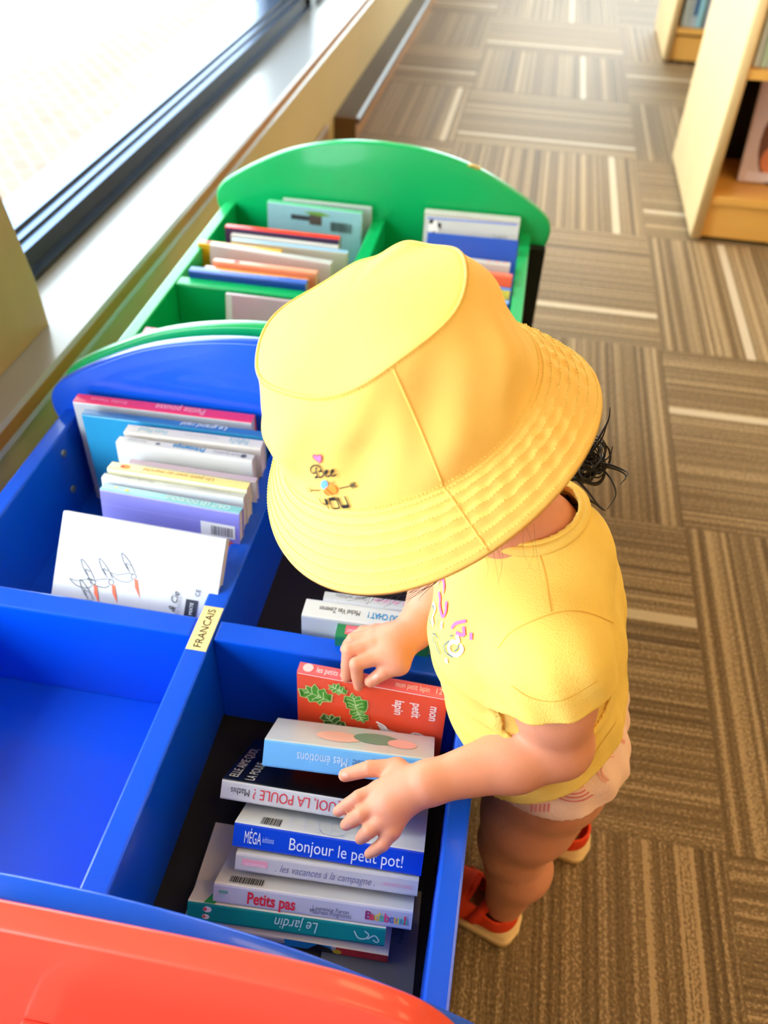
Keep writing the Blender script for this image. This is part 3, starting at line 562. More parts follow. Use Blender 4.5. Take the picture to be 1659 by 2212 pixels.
# ------------------------------------------------------------------ the child: distance fields meshed as single surfaces
class Field:
    def __init__(s, lo, hi, h):
        s.lo = np.array(lo, np.float32); s.h = h
        s.n = np.ceil((np.array(hi)-np.array(lo))/h).astype(int)+1
        s.f = np.full(s.n, 1.0, np.float32)
    def sub(s, lo, hi):
        a = np.maximum(0, np.floor((np.array(lo)-s.lo)/s.h).astype(int)); b = np.minimum(s.n, np.ceil((np.array(hi)-s.lo)/s.h).astype(int)+1)
        sl = tuple(slice(x, y) for x, y in zip(a, b))
        ax = [(s.lo[i]+np.arange(a[i], b[i])*s.h).astype(np.float32) for i in range(3)]
        return sl, ax[0][:, None, None], ax[1][None, :, None], ax[2][None, None, :]
    def merge(s, sl, d, k):
        a = s.f[sl]
        if k <= 0: s.f[sl] = np.minimum(a, d); return
        hh = np.clip(.5+.5*(a-d)/k, 0, 1); s.f[sl] = a+(d-a)*hh-k*hh*(1-hh)
    def cone(s, a, b, ra, rb, k=.01, sy=None):
        """tapered capsule"""
        a = np.array(a, np.float32); b = np.array(b, np.float32); r = max(ra, rb)+k+s.h*2
        sl, X, Y, Z = s.sub(np.minimum(a, b)-r, np.maximum(a, b)+r)
        d = b-a; L2 = float(d@d)+1e-9
        px, py, pz = X-a[0], Y-a[1], Z-a[2]
        t = np.clip((px*d[0]+py*d[1]+pz*d[2])/L2, 0, 1)
        q = np.sqrt((px-t*d[0])**2+(py-t*d[1])**2+(pz-t*d[2])**2)-(ra+(rb-ra)*t)
        s.merge(sl, q, k)
    def chain(s, pts, rs, k=.01):
        for (a, b, ra, rb) in zip(pts, pts[1:], rs, rs[1:]): s.cone(a, b, ra, rb, k)
    def ell(s, c, rad, axes=None, k=.01, cut=False):
        c = np.array(c, np.float32); A = np.eye(3) if axes is None else np.array(axes); rad = np.array(rad, np.float32)
        m = max(rad)+k+s.h*2; sl, X, Y, Z = s.sub(c-m, c+m); px, py, pz = X-c[0], Y-c[1], Z-c[2]
        q = 0; g = 0
        for i in range(3):
            u = (px*A[i][0]+py*A[i][1]+pz*A[i][2])/rad[i]; q = q+u*u; g = g+(u/rad[i])**2
        k0 = np.sqrt(q); d = k0*(k0-1)/np.maximum(np.sqrt(g), 1e-6)
        if cut:
            a = s.f[sl]; d = -d; hh = np.clip(.5-.5*(a-d)/max(k, 1e-5), 0, 1); s.f[sl] = a+(d-a)*hh+k*hh*(1-hh)
        else: s.merge(sl, d, k)
    def grid(s):
        return s.sub(s.lo, s.lo+s.n*s.h)[1:]
    def keep(s, p, n):
        """keep the side of the plane the normal points to"""
        X, Y, Z = s.grid(); n = np.array(n, np.float32); n /= np.linalg.norm(n)
        s.f = np.maximum(s.f, -((X-p[0])*n[0]+(Y-p[1])*n[1]+(Z-p[2])*n[2]))
    def shell(s, t): s.f = np.maximum(s.f, -(s.f+t))
    def mesh(s, name):
        f = s.f; sg = f < 0; nx, ny, nz = s.n
        C = [(i, j, k) for i in (0, 1) for j in (0, 1) for k in (0, 1)]
        def cut(A, i, j, k): return A[i:nx-1+i, j:ny-1+j, k:nz-1+k]
        cnt = np.zeros((nx-1, ny-1, nz-1), np.uint8)
        for c in C: cnt += cut(sg, *c)
        act = (cnt > 0) & (cnt < 8); I = np.argwhere(act); idx = np.full(act.shape, -1, np.int32); idx[act] = np.arange(len(I))
        val = np.stack([f[I[:, 0]+c[0], I[:, 1]+c[1], I[:, 2]+c[2]] for c in C], 1)
        P = np.zeros((len(I), 3)); W = np.zeros(len(I))
        for a in range(8):
            for b in range(a+1, 8):
                df = [C[b][q]-C[a][q] for q in range(3)]
                if sum(map(abs, df)) != 1: continue
                va, vb = val[:, a], val[:, b]; m = (va < 0) != (vb < 0)
                t = np.where(m, va/np.where(m, va-vb, 1), 0)
                for q in range(3): P[:, q] += np.where(m, C[a][q]+t*df[q], 0)
                W += m
        P = (P/W[:, None]+I)*s.h+s.lo
        quads = []
        for ax in range(3):
            a, b = [q for q in range(3) if q != ax]
            s0 = [slice(1, -1)]*3; s0[ax] = slice(0, -1); s1 = list(s0); s1[ax] = slice(1, None)
            A, B = sg[tuple(s0)], sg[tuple(s1)]
            ch = np.argwhere(A != B)
            if not len(ch): continue
            base = ch.copy(); base[:, a] += 1; base[:, b] += 1
            inside = A[ch[:, 0], ch[:, 1], ch[:, 2]]
            def cell(da, db):
                q = base.copy(); q[:, a] += da; q[:, b] += db; return idx[q[:, 0], q[:, 1], q[:, 2]]
            Q = np.stack([cell(-1, -1), cell(0, -1), cell(0, 0), cell(-1, 0)], 1)
            flip = inside if ax != 1 else ~inside
            Q[~flip] = Q[~flip][:, ::-1]; quads.append(Q)
        Q = np.concatenate(quads)
        me = bpy.data.meshes.new(name); me.vertices.add(len(P)); me.vertices.foreach_set('co', P.astype(np.float32).ravel())
        me.loops.add(len(Q)*4); me.loops.foreach_set('vertex_index', Q.astype(np.int32).ravel())
        me.polygons.add(len(Q)); me.polygons.foreach_set('loop_start', np.arange(0, len(Q)*4, 4, dtype=np.int32))
        me.update(calc_edges=True); me.validate(); me.shade_smooth()
        return me
def A3(*v): return np.array(v, float)
# hat frame (the head tips forward, so the crown leans towards the window)
HC = A3(-.0568, .5024, .7472); ha = A3(-.43091, -.08593, .89829); he1 = A3(.90239, -.04103, .42895); he2 = A3(0, .99546, .09522)
HD = HC-ha*.040                                     # head centre
Fd = -he1                                           # the way the face looks
NB = A3(.052, .528, .618)                           # base of the neck
SHL, ELL, WRL = A3(.074, .450, .572), A3(.099, .437, .468), A3(-.006, .388, .452)
SHR, ELR, WRR = A3(.040, .602, .572), A3(-.012, .600, .488), A3(-.040, .540, .462)
skin = Field((-.16, .30, .0), (.24, .70, .83), .0016)
# torso and neck
for dy in (-.03, .03):
    skin.chain([A3(.050, .53+dy, .560), A3(.078, .53+dy, .455), A3(.100, .53+dy, .385), A3(.118, .53+dy, .335)], [.046, .056, .058, .056], .03)
skin.chain([A3(.058, .53, .585), NB, HD+ha*-.03+Fd*-.012], [.042, .034, .034], .02)
# head: skull, face, ears
skin.ell(HD+Fd*-.004, (.080, .070, .080), (Fd, he2, ha), .02)
skin.ell(HD+Fd*.022-ha*.040, (.052, .054, .048), (Fd, he2, ha), .03)          # cheeks and jaw
skin.ell(HD+Fd*.070-ha*.040, (.011, .009, .010), (Fd, he2, ha), .012)          # nose
for sgn in (-1, 1):
    skin.ell(HD+Fd*.052-ha*.052+he2*.024*sgn, (.020, .022, .020), (Fd, he2, ha), .02)
    skin.ell(HD+Fd*.066-ha*.018+he2*.026*sgn, (.010, .014, .009), (Fd, he2, ha), .008, cut=True)
    skin.ell(HD-Fd*.004-ha*.030+he2*.071*sgn, (.013, .007, .020), (Fd, he2, ha), .006)
for q in (.003, -.003): skin.ell(HD+Fd*.068-ha*(.062+q*1.2), (.007, .014, .004), (Fd, he2, ha), .006)
# arms
skin.chain([SHL+A3(-.01, .03, .005), SHL, (SHL+ELL)/2, ELL], [.036, .035, .031, .028], .02)
skin.chain([ELL, ELL*.66+WRL*.34+A3(0, 0, -.003), WRL], [.028, .0265, .0165], .012)
skin.chain([SHR+A3(-.01, -.03, .005), SHR, ELR], [.036, .034, .027], .02)
skin.chain([ELR, ELR*.6+WRR*.4, WRR], [.027, .0255, .0165], .012)
# legs
HIL, KNL, ANL = A3(.112, .494, .315), A3(.094, .486, .205), A3(.104, .487, .055)
HIR, KNR, ANR = A3(.122, .566, .315), A3(.130, .582, .205), A3(.174, .606, .055)
for H, K, A in ((HIL, KNL, ANL), (HIR, KNR, ANR)):
    skin.chain([H, (H+K)/2, K], [.050, .047, .036], .02)
    calf = K*.62+A*.38+A3(.010, 0, 0)
    skin.chain([K, calf, A], [.035, .036, .0235], .015)
def hand(wr, palm_c, palm_n, fing, thumb, across):
    """palm between wrist and knuckles; fing: list of (knuckle, mid joint, tip) points"""
    kn = [f[0] for f in fing]
    for k in kn: skin.cone(wr*.35+palm_c*.65+(k-palm_c)*.25, k, .0110, .0078, .008)
    skin.cone(wr, palm_c, .0165, .0140, .012); skin.cone(palm_c-across*.011, palm_c+across*.011, .0125, .0125, .008)
    rr = [.0064, .0068, .0064, .0058]
    for (a, b, c), r in zip(fing, rr):
        skin.cone(a, b, r+.0010, r, .003); skin.cone(b, b*.45+c*.55, r, r*.92, .001); skin.cone(b*.45+c*.55, c, r*.92, r*.74, .001)
    a, b, c = thumb
    skin.cone(wr*.5+palm_c*.5, a, .0115, .0090, .010); skin.cone(a, b, .0085, .0072, .004); skin.cone(b, c, .0072, .0058, .001)
hand(WRL, A3(-.0300, .3800, .440), None, [
    (A3(-.0450, .3815, .440), A3(-.0600, .3735, .437), A3(-.0765, .3670, .420)),        # index
    (A3(-.0430, .3690, .438), A3(-.0555, .3605, .434), A3(-.0680, .3585, .416)),        # middle
    (A3(-.0375, .3590, .434), A3(-.0470, .3500, .429), A3(-.0540, .3500, .413)),        # ring
    (A3(-.0285, .3540, .429), A3(-.0345, .3445, .421), A3(-.0450, .3425, .405))],       # little
    (A3(-.0330, .4040, .441), A3(-.0560, .4000, .440), A3(-.0765, .3950, .431)), A3(.35, .94, .1))
hand(WRR, A3(-.0560, .5180, .460), None, [
    (A3(-.0650, .5040, .461), A3(-.0865, .4940, .458), A3(-.0830, .4900, .430)),        # index
    (A3(-.0740, .5150, .463), A3(-.0960, .5070, .459), A3(-.0960, .4960, .432)),        # middle
    (A3(-.0760, .5260, .462), A3(-.0950, .5230, .457), A3(-.1030, .5230, .440)),        # ring
    (A3(-.0740, .5350, .459), A3(-.0880, .5370, .454), A3(-.0980, .5380, .440))],       # little
    (A3(-.0470, .5030, .455), A3(-.0600, .4955, .451), A3(-.0715, .4890, .442)), A3(.3, -.95, 0))
M_skin = mat('skin', (220, 148, 116), .48, .04, 60, .15, 900, spec=.35, sss=.25)
person = empty('person', (.13, .55, 0)); tag(person, 'toddler in yellow bucket hat and T-shirt leaning over the blue book bin', 'person')
body = obj('body', skin.mesh('body'), M_skin, person); del skin
M_eye = mat('eye_white', (240, 238, 232), .2); M_iris = mat('eye_iris', (40, 24, 16), .2)
for sgn in (-1, 1):
    c = HD+Fd*.060-ha*.018+he2*.026*sgn
    bm = bmesh.new(); bmesh.ops.create_uvsphere(bm, u_segments=20, v_segments=12, radius=.0095, matrix=Matrix.Translation(V(c)))
    for f in bm.faces: f.material_index = 1 if (f.calc_center_median()-V(c)).normalized().dot(V(Fd)) > .86 else 0
    obj('eye', bm, [M_eye, M_iris], body, True)
M_nail = mat('nail', (226, 156, 132), .25, .02)

# T-shirt
sh = Field((-.09, .36, .26), (.26, .70, .68), .0018)
for dy in (-.034, .034):
    sh.chain([A3(.050, .53+dy, .575), A3(.047, .53+dy, .53), A3(.076, .53+dy, .455), A3(.104, .53+dy, .385), A3(.120, .53+dy, .32)], [.042, .063, .070, .071, .077], .03)
for dy in (-.03, .03): sh.chain([A3(.078, .53+dy, .578), A3(.084, .53+dy, .53), A3(.092, .53+dy, .47)], [.042, .050, .056], .03)
sh.chain([A3(.066, .53, .60), NB+A3(-.006, 0, .024)], [.052, .041], .02)
trunk = sh.f.copy()
sh.cone(SHL+A3(-.01, .035, .004), SHL, .043, .046, .02); dl = (ELL-SHL)/np.linalg.norm(ELL-SHL); sh.cone(SHL, SHL+dl*.052, .044, .049, .015)
sh.cone(SHR+A3(-.01, -.035, .004), SHR, .043, .046, .02); dr = (ELR-SHR)/np.linalg.norm(ELR-SHR); sh.cone(SHR, SHR+dr*.055, .044, .049, .015)
X, Y, Z = sh.grid()
ax = A3(.16, 0, -.98); al = X*ax[0]+Z*ax[2]                                   # along the trunk
front = np.clip((.10-X)/.07, 0, 1)*np.clip((.58-Z)/.05, 0, 1)
sh.f += (.0016*np.sin(al*2*math.pi/.030+Y*38+2.2*np.sin(Y*30))*front).astype(np.float32)
q = np.clip(1-np.abs((X-SHL[0]-.03)**2+(Z-SHL[2]+.03)**2)**.5/.09, 0, 1)*np.clip((.49-Y)/.05, 0, 1)
sh.f += (.0022*np.sin((X*.9+Z*.55)*2*math.pi/.034+Y*20)*q).astype(np.float32)
back = np.clip((X-.10)/.05, 0, 1)
sh.f += (.0020*np.sin(Y*2*math.pi/.045+Z*18+1.0)*back).astype(np.float32)
tshell = np.maximum(trunk, -(trunk+.0042)); sh.shell(.0042)
# sleeve ends, hem, neckline
def cut_beyond(F, p, n, rad):
    X, Y, Z = F.grid(); n = n/np.linalg.norm(n); d = (X-p[0])*n[0]+(Y-p[1])*n[1]+(Z-p[2])*n[2]
    rr = np.sqrt((X-p[0])**2+(Y-p[1])**2+(Z-p[2])**2)-rad
    F.f = np.maximum(F.f, np.minimum(np.minimum(d, -rr), trunk-.003))
cut_beyond(sh, SHL+dl*.044, dl+A3(.10, -.22, 0), .085); cut_beyond(sh, SHR+dr*.050, dr+A3(0, .25, 0), .085)
sh.f = np.minimum(sh.f, tshell); sh.keep(A3(.04, .53, .368), A3(-.58, -.05, .81))
nk = (HD-NB)/np.linalg.norm(HD-NB); nk = A3(-.30, 0, .95)
X, Y, Z = sh.grid(); p = NB+A3(.0, 0, .030)
sh.f = np.maximum(sh.f, (X-p[0])*nk[0]+(Y-p[1])*nk[1]+(Z-p[2])*nk[2])
collar_c, collar_n = V(p), V(nk).normalized()
M_tee = mat('tshirt_jersey', (250, 212, 108), .85, .03, 60, .35, 700, spec=.2)
tee = obj('tshirt', sh.mesh('tshirt'), M_tee, person); del sh
tee['label'] = 'yellow short-sleeved T-shirt with pink and white print'
# shorts
so = Field((-.02, .40, .20), (.26, .68, .45), .0018)
for dy in (-.034, .034):
    so.chain([A3(.104, .535+dy, .40), A3(.116, .535+dy, .345), A3(.118, .537+dy, .30)], [.060, .066, .060], .03)
so.chain([HIL, (HIL+KNL)/2], [.060, .062], .02); so.chain([HIR, (HIR+KNR)/2], [.060, .062], .02)
X, Y, Z = so.grid(); so.f += (.0012*np.sin(Y*2*math.pi/.03+X*60)+.0012*np.sin(Z*2*math.pi/.04+X*40)).astype(np.float32)
so.shell(.004); so.keep(A3(.05, .5, .345), A3(-.20, .0, .97))
M_short = mat('shorts_cotton', (244, 204, 184), .85, .03, 60, .3, 700, spec=.2)
shorts = obj('shorts', so.mesh('shorts'), M_short, person); del so
shorts['label'] = 'pale pink shorts with rainbow print'

def bvh_of(o):
    me = o.data; W = world_of(o)
    return BVHTree.FromPolygons([W @ v.co for v in me.vertices], [tuple(p.vertices) for p in me.polygons])
def seen(bvh, px, py):
    """the point of a cloth surface along the sight line of a photograph pixel"""
    d = (CR*((px-829.5)/FPX)-CU*((py-1106)/FPX)+CF).normalized()
    h = bvh.ray_cast(CC, d); return (h[0], h[1]) if h[0] else None
def decal(name, bvh, lines, m, parent, wd=.002, lift=.0008, fills=()):
    """printed strokes and shapes lying on cloth: every vertex is dropped onto the cloth itself"""
    bm = bmesh.new()
    for l in lines:
        l = [(q.x, q.y) for q in spline([(a, b, 0) for a, b in l], 14)] if len(l) > 2 else [(l[0][0]+(l[1][0]-l[0][0])*k/12, l[0][1]+(l[1][1]-l[0][1])*k/12) for k in range(13)]
        pts = [seen(bvh, *p) for p in l]; pts = [p for p in pts if p]
        if len(pts) < 2: continue
        rows = []
        for i, (p, n) in enumerate(pts):
            t = (pts[min(i+1, len(pts)-1)][0]-pts[max(0, i-1)][0]).normalized(); sd = n.cross(t).normalized()*wd/2
            r = []
            for k in (-1, 0, 1):
                q = p+sd*k; h = bvh.find_nearest(q); r.append(bm.verts.new(h[0]+n*lift))
            rows.append(r)
        for a, b in zip(rows, rows[1:]):
            for k in (0, 1): bm.faces.new((a[k], b[k], b[k+1], a[k+1]))
    for poly in fills:
        cx = sum(p[0] for p in poly)/len(poly); cy = sum(p[1] for p in poly)/len(poly)
        ring = []
        for f in (0.0, .5, 1.0):
            if f == 0:
                h = seen(bvh, cx, cy); ring.append([bm.verts.new(h[0]+h[1]*lift)] if h else None); continue
            hs = [seen(bvh, cx+(x-cx)*f, cy+(y-cy)*f) for x, y in poly]
            ring.append([bm.verts.new(h[0]+h[1]*lift) for h in hs] if all(hs) else None)
        if None in ring: continue
        n = len(poly)
        for k in range(n):
            bm.faces.new((ring[0][0], ring[1][k], ring[1][(k+1) % n])); bm.faces.new((ring[1][k], ring[2][k], ring[2][(k+1) % n], ring[1][(k+1) % n]))
    bmesh.ops.recalc_face_normals(bm, faces=bm.faces[:])
    return obj(name, bm, m, parent, True)

bb = bvh_of(body)
def oval(cx, cy, rx, ry, ang=0):
    a = math.radians(ang); return [(cx+rx*math.cos(t)*math.cos(a)-ry*math.sin(t)*math.sin(a), cy+rx*math.cos(t)*math.sin(a)+ry*math.sin(t)*math.cos(a)) for t in (2*math.pi*k/12 for k in range(12))]
for q in (oval(812, 1463, 8, 6, -30), oval(775, 1478, 5, 6), oval(746, 1675, 8, 5, 10), oval(734, 1752, 7, 5, 30), oval(752, 1783, 6, 5, 20)):
    if all(seen(bb, *p) for p in q): decal('nail', bb, [], M_nail, body, lift=.0004, fills=[q])
# prints on the T-shirt and the shorts, seams
u_ = collar_n.cross(V((0, 1, 0))).normalized(); v_ = collar_n.cross(u_)
bm = bmesh.new(); ring = []
for k in range(49):
    a = 2*math.pi*k/48; ring.append(collar_c-collar_n*.008+V((-.006, 0, 0))+u_*(.0405*math.cos(a))+v_*(.0425*math.sin(a)))
tube(bm, ring, .0046, 10, cap=False)
obj('collar', bm, M_tee, tee, True)
bt = bvh_of(tee)
def tp(*q): return [(880+x/6.9125, 1200+y/6.9125) for x, y in q]
M_pink = mat('print_pink', (232, 104, 158), .7); M_white = mat('print_white', (250, 250, 252), .7); M_slate = mat('print_slate', (84, 104, 112), .7)
decal('pink_print', bt, [tp((470, 450), (500, 372), (535, 352), (560, 400), (565, 500), (545, 590)), tp((485, 545), (505, 660), (500, 740), (520, 860), (548, 930)), tp((548, 930), (585, 850), (598, 690)),
    tp((672, 1090), (740, 1015), (890, 978)), tp((850, 1060), (860, 1200)), tp((740, 1150), (800, 1180), (855, 1195)), tp((965, 1150), (960, 1260))], M_pink, tee, .0030, .0013)
decal('white_print', bt, [tp((800, 1330), (830, 1400), (760, 1480), (670, 1455), (632, 1370), (680, 1290), (770, 1300)), tp((745, 1190), (770, 1250), (780, 1310)), tp((400, 720), (432, 820), (392, 930), (405, 1050)), tp((535, 985), (525, 1090)), tp((345, 800), (330, 860)), tp((590, 1530), (605, 1600))], M_white, tee, .0034, .0013)
decal('slate_print', bt, [tp((650, 1268), (572, 1350), (605, 1450), (700, 1512)), tp((790, 1330), (770, 1390), (725, 1425)), tp((345, 540), (352, 640), (335, 715)), tp((312, 815), (370, 690)), tp((400, 750), (412, 810), (365, 900), (355, 970), (372, 1025)), tp((490, 955), (455, 1060)), tp((400, 1170), (440, 1182), (478, 1240)), tp((408, 1200), (412, 1305)), tp((440, 1280), (465, 1370), (508, 1470)), tp((345, 1065), (352, 1095)), tp((660, 1205), (700, 1190))], M_slate, tee, .0011, .0017)
M_seam = mat('seam_yellow', (228, 176, 66), .85)
decal('shoulder_seam', bt, [[(1160, 1178), (1178, 1240), (1192, 1322)], [(1076, 1400), (1110, 1362), (1195, 1326), (1260, 1322), (1325, 1345)], [(1104, 1480), (1150, 1508), (1215, 1512), (1292, 1470)]], M_seam, tee, .0009, .0004)
decal('hem_stitching', bt, [[(1120, 1672), (1200, 1680), (1270, 1640), (1330, 1560)], [(1052, 1206), (1120, 1180), (1200, 1150), (1222, 1130)]], M_seam, tee, .0008, .0004)
bs_ = bvh_of(shorts); M_rb = mat('print_rose', (222, 120, 124), .8); M_rb2 = mat('print_peach', (240, 168, 150), .8)
def arcs(cx, cy, rx, ry, a0, a1, n):
    return [[(cx+rx*(1-k*.2)*math.cos(math.radians(a0+(a1-a0)*i/8)), cy+ry*(1-k*.2)*math.sin(math.radians(a0+(a1-a0)*i/8))) for i in range(9)] for k in range(n)]
for ls, m_ in ((arcs(1240, 1690, 52, 40, 40, 235, 3), M_rb), (arcs(1322, 1628, 26, 26, 150, 300, 3), M_rb), ([[(1150+9*k, 1738-k), (1148+9*k, 1752)] for k in range(5)], M_rb), (arcs(1330, 1660, 40, 34, 120, 260, 2), M_rb2), (arcs(1250, 1690, 14, 12, 40, 235, 1), M_rb2), (arcs(1352, 1580, 20, 26, 100, 240, 2), M_rb2)):
    decal('rainbow_print', bs_, ls, m_, shorts, .0017)

# shoes
M_suede = mat('suede_orange', (236, 72, 36), .8, .08, 80, .4, 500, spec=.25); M_sole = mat('rubber_cream', (232, 196, 138), .6, .04, 40); M_strap = mat('strap_orange', (222, 62, 34), .8, .08, 80, .4, 500, spec=.25)
def shoe(label, heel, d, side):
    d = A3(d[0], d[1], 0); d /= np.linalg.norm(d); lft = A3(-d[1], d[0], 0)
    Mx = Matrix(((d[0], lft[0], 0, heel[0]), (d[1], lft[1], 0, heel[1]), (0, 0, 1, 0), (0, 0, 0, 1)))
    f = Field((-.04, -.045, .0), (.115, .045, .085), .0013)
    f.chain([A3(0, 0, .034), A3(.035, 0, .034), A3(.062, .002*side, .026), A3(.075, .003*side, .022)], [.0245, .0265, .028, .0255], .012)
    f.cone(A3(.004, 0, .04), A3(.002, 0, .054), .0245, .0255, .008)
    f.shell(.0035); f.keep(A3(0, 0, .013), A3(0, 0, 1))
    X, Y, Z = f.grid()
    f.f = np.maximum(f.f, np.minimum(Z-(.052-.09*np.clip(.012-X, -1, .0)), .040-X+0*Y))      # opening at the ankle
    f.f = np.maximum(f.f, np.minimum(np.minimum(.016-np.abs(Y), Z-.040), np.minimum(X-.004, .040-X)))
    me = f.mesh('upper'); me.transform(Mx)
    up_ = obj('shoe', me, M_suede, person); up_['label'] = label
    o = spline([(-.0305, 0, 0), (-.022, .0235, 0), (.01, .0275, 0), (.045, .0285, 0), (.075, .031, 0), (.098, .021, 0), (.106, .002*side, 0), (.098, -.019, 0), (.075, -.030, 0), (.045, -.0285, 0), (.01, -.0275, 0), (-.022, -.0235, 0), (-.0305, 0, 0)], 5)[:-1]
    bm = bmesh.new(); A = [bm.verts.new((p.x, p.y, .001)) for p in o]; B = [bm.verts.new((p.x*1.0, p.y*1.0, .0185)) for p in o]
    fa, fb = bm.faces.new(A), bm.faces.new(B[::-1])
    for i in range(len(o)): bm.faces.new((A[i], B[i], B[(i+1) % len(o)], A[(i+1) % len(o)]))
    bmesh.ops.recalc_face_normals(bm, faces=bm.faces[:])
    bmesh.ops.bevel(bm, geom=list(set(fa.edges) | set(fb.edges)), offset=.003, segments=3, affect='EDGES')
    bmesh.ops.transform(bm, matrix=Mx, verts=bm.verts[:]); obj('sole', bm, M_sole, up_, True)
    for x, w_, r_, zc in ((.024, .012, .029, .036), (.050, .012, .030, .029)):
        bm = bmesh.new(); rows = []
        for k in range(17):
            a = math.radians(-10+200*k/16)
            rr = [r_, r_+.0022]; pr = []
            for xx in (x-w_/2, x+w_/2):
                for r in rr: pr.append(bm.verts.new((xx-.012*math.sin(a), r*math.cos(a), zc+r*.93*math.sin(a))))
            rows.append(pr)
        for a, b in zip(rows, rows[1:]):
            for i, j in ((0, 1), (1, 3), (3, 2), (2, 0)): bm.faces.new((a[i], b[i], b[j], a[j]))
        bm.faces.new((rows[0][0], rows[0][2], rows[0][3], rows[0][1])); bm.faces.new((rows[-1][0], rows[-1][1], rows[-1][3], rows[-1][2]))
        bmesh.ops.recalc_face_normals(bm, faces=bm.faces[:]); bmesh.ops.transform(bm, matrix=Mx, verts=bm.verts[:])
        obj('strap', bm, M_strap, up_, True)
shoe('orange suede shoe with cream sole by the bin', (.100, .484), (-.93, .37), 1)
shoe('orange suede shoe with cream sole farther from the bin', (.186, .606), (-.96, .27), -1)

# ------------------------------------------------------------------ hair
M_hair = mat('dark_hair', (22, 16, 14), .45, .2, 30, stretch=(1, 1, .1), spec=.5)
hf = Field((-.17, .38, .58), (.12, .64, .80), .0018)
hf.ell(HD+ha*.002-Fd*.006, (.0855, .0765, .084), (Fd, he2, ha), .01)
hf.ell(HD-Fd*.050-ha*.035, (.030, .046, .026), (Fd, he2, ha), .03)
hf.keep(HD+Fd*.034-ha*.028, -Fd*.85+ha*.75)
X, Y, Z = hf.grid(); hf.f += (.0005*np.sin(np.arctan2((Y-HD[1]), (X-HD[0]))*90)).astype(np.float32)
hair = obj('hair', hf.mesh('hair'), M_hair, person); del hf
def at_depth(px, py, depth):
    return CC+(CR*((px-829.5)/FPX)-CU*((py-1106)/FPX)+CF)*depth
random.seed(11); bm = bmesh.new()
def strand(px, d0, d1, r=.0006):
    n = len(px); pts = [at_depth(x, y, d0+(d1-d0)*i/(n-1)) for i, (x, y) in enumerate(px)]
    sp = spline(pts, 6); tube(bm, sp, [r*(1-.75*i/len(sp)) for i in range(len(sp))], 5)
B0 = (1262, 1010)
for k in range(46):                                    # the knot of curls escaping under the brim
    x, y = 1240+random.random()*55, 965+random.random()*65
    pts = [(1215+random.random()*30, 1000+random.random()*40)]
    a = random.random()*6.28; R = 10+random.random()*22; tw = random.choice((-1, 1))*(.5+random.random()*.6)
    for i in range(7): pts.append((x+R*math.cos(a+tw*i)*.9, y+R*math.sin(a+tw*i)))
    strand(pts, .735, .70+.03*random.random(), .0008+.0008*random.random())
for l in ([(1275, 975), (1300, 935), (1315, 905), (1318, 880)], [(1270, 985), (1298, 950), (1310, 920)], [(1290, 1000), (1320, 1005), (1345, 1015), (1356, 1022), (1350, 1035)], [(1288, 1006), (1316, 1010), (1340, 1018), (1352, 1030), (1340, 1046)],
          [(1285, 1010), (1305, 1018), (1322, 1040), (1330, 1070), (1312, 1100)], [(1228, 1040), (1245, 1075), (1280, 1085), (1300, 1100), (1308, 1103)], [(1240, 1030), (1268, 1060), (1290, 1088), (1306, 1102)], [(1224, 1045), (1226, 1075), (1238, 1090), (1258, 1088)], [(1230, 1035), (1255, 1065), (1285, 1086)], [(1220, 1050), (1240, 1110), (1262, 1120)]):
    strand(l, .725, .70, .0013)
obj('hair_curls', bm, M_hair, hair, True); bm = bmesh.new()
for k in range(26):                                    # the fringe hanging out below the brim in front
    x = 800+random.random()*120; L = 30+random.random()*60; s_ = random.uniform(-70, -20)
    strand([(x+40, 1240), (x+20, 1262), (x+s_*random.uniform(.1, .5), 1272+L*random.uniform(.1, .3)), (x+s_*random.uniform(.5, 1.3), 1274+L*random.uniform(.2, .5))], .70, .69, .00030)
obj('hair_fringe', bm, M_hair, hair, True); bm = bmesh.new()
for k in range(8):                                    # loose hairs over the shoulder
    x = 1000+random.random()*190; y = 1200-(x-1050)*.42
    strand([(x, y-25), (x+random.uniform(-8, 25), y+30), (x+random.uniform(-20, 40), y+70+random.random()*50)], .655, .640, .00009)
obj('loose_hairs', bm, M_hair, hair, True)

# ------------------------------------------------------------------ bucket hat
RT, HT, RR, EL = .0768, .0794, .1000, -.0252
def hpt(R, up_, T):
    return HC+ha*up_+he1*(R*(1+EL)*math.cos(T))+he2*(R*(1-EL)*math.sin(T))
def brim_R(T): return .1288+.0031*math.cos(2*T)+.0023*math.sin(2*T)
def brim_D(T): return .0373+.0046*math.cos(T)-.0055*math.sin(T)-.0042*math.cos(2*T)+.0063*math.sin(2*T)
def wob(T, s): return .0042*math.sin(3*T+4*s+.6)*math.sin(math.pi*s)+.0024*math.sin(7*T-5*s)*math.sin(math.pi*s)+.0009*math.sin(13*T+9*s+1)*math.sin(math.pi*s)
def topz(r, T):                                        # dome of the crown, with soft dents near its far edge
    q = r/RT; return HT+.0135*(1-q*q)+.0032*math.sin(2*T+1.2)*q*q*(1-q*.4)+.0020*math.sin(5*T)*q**3+.0030*math.exp(-((T%6.283-1.25)/.16)**2)*q**2-.0035*math.exp(-((T%6.283-1.62)/.16)**2)*q**2
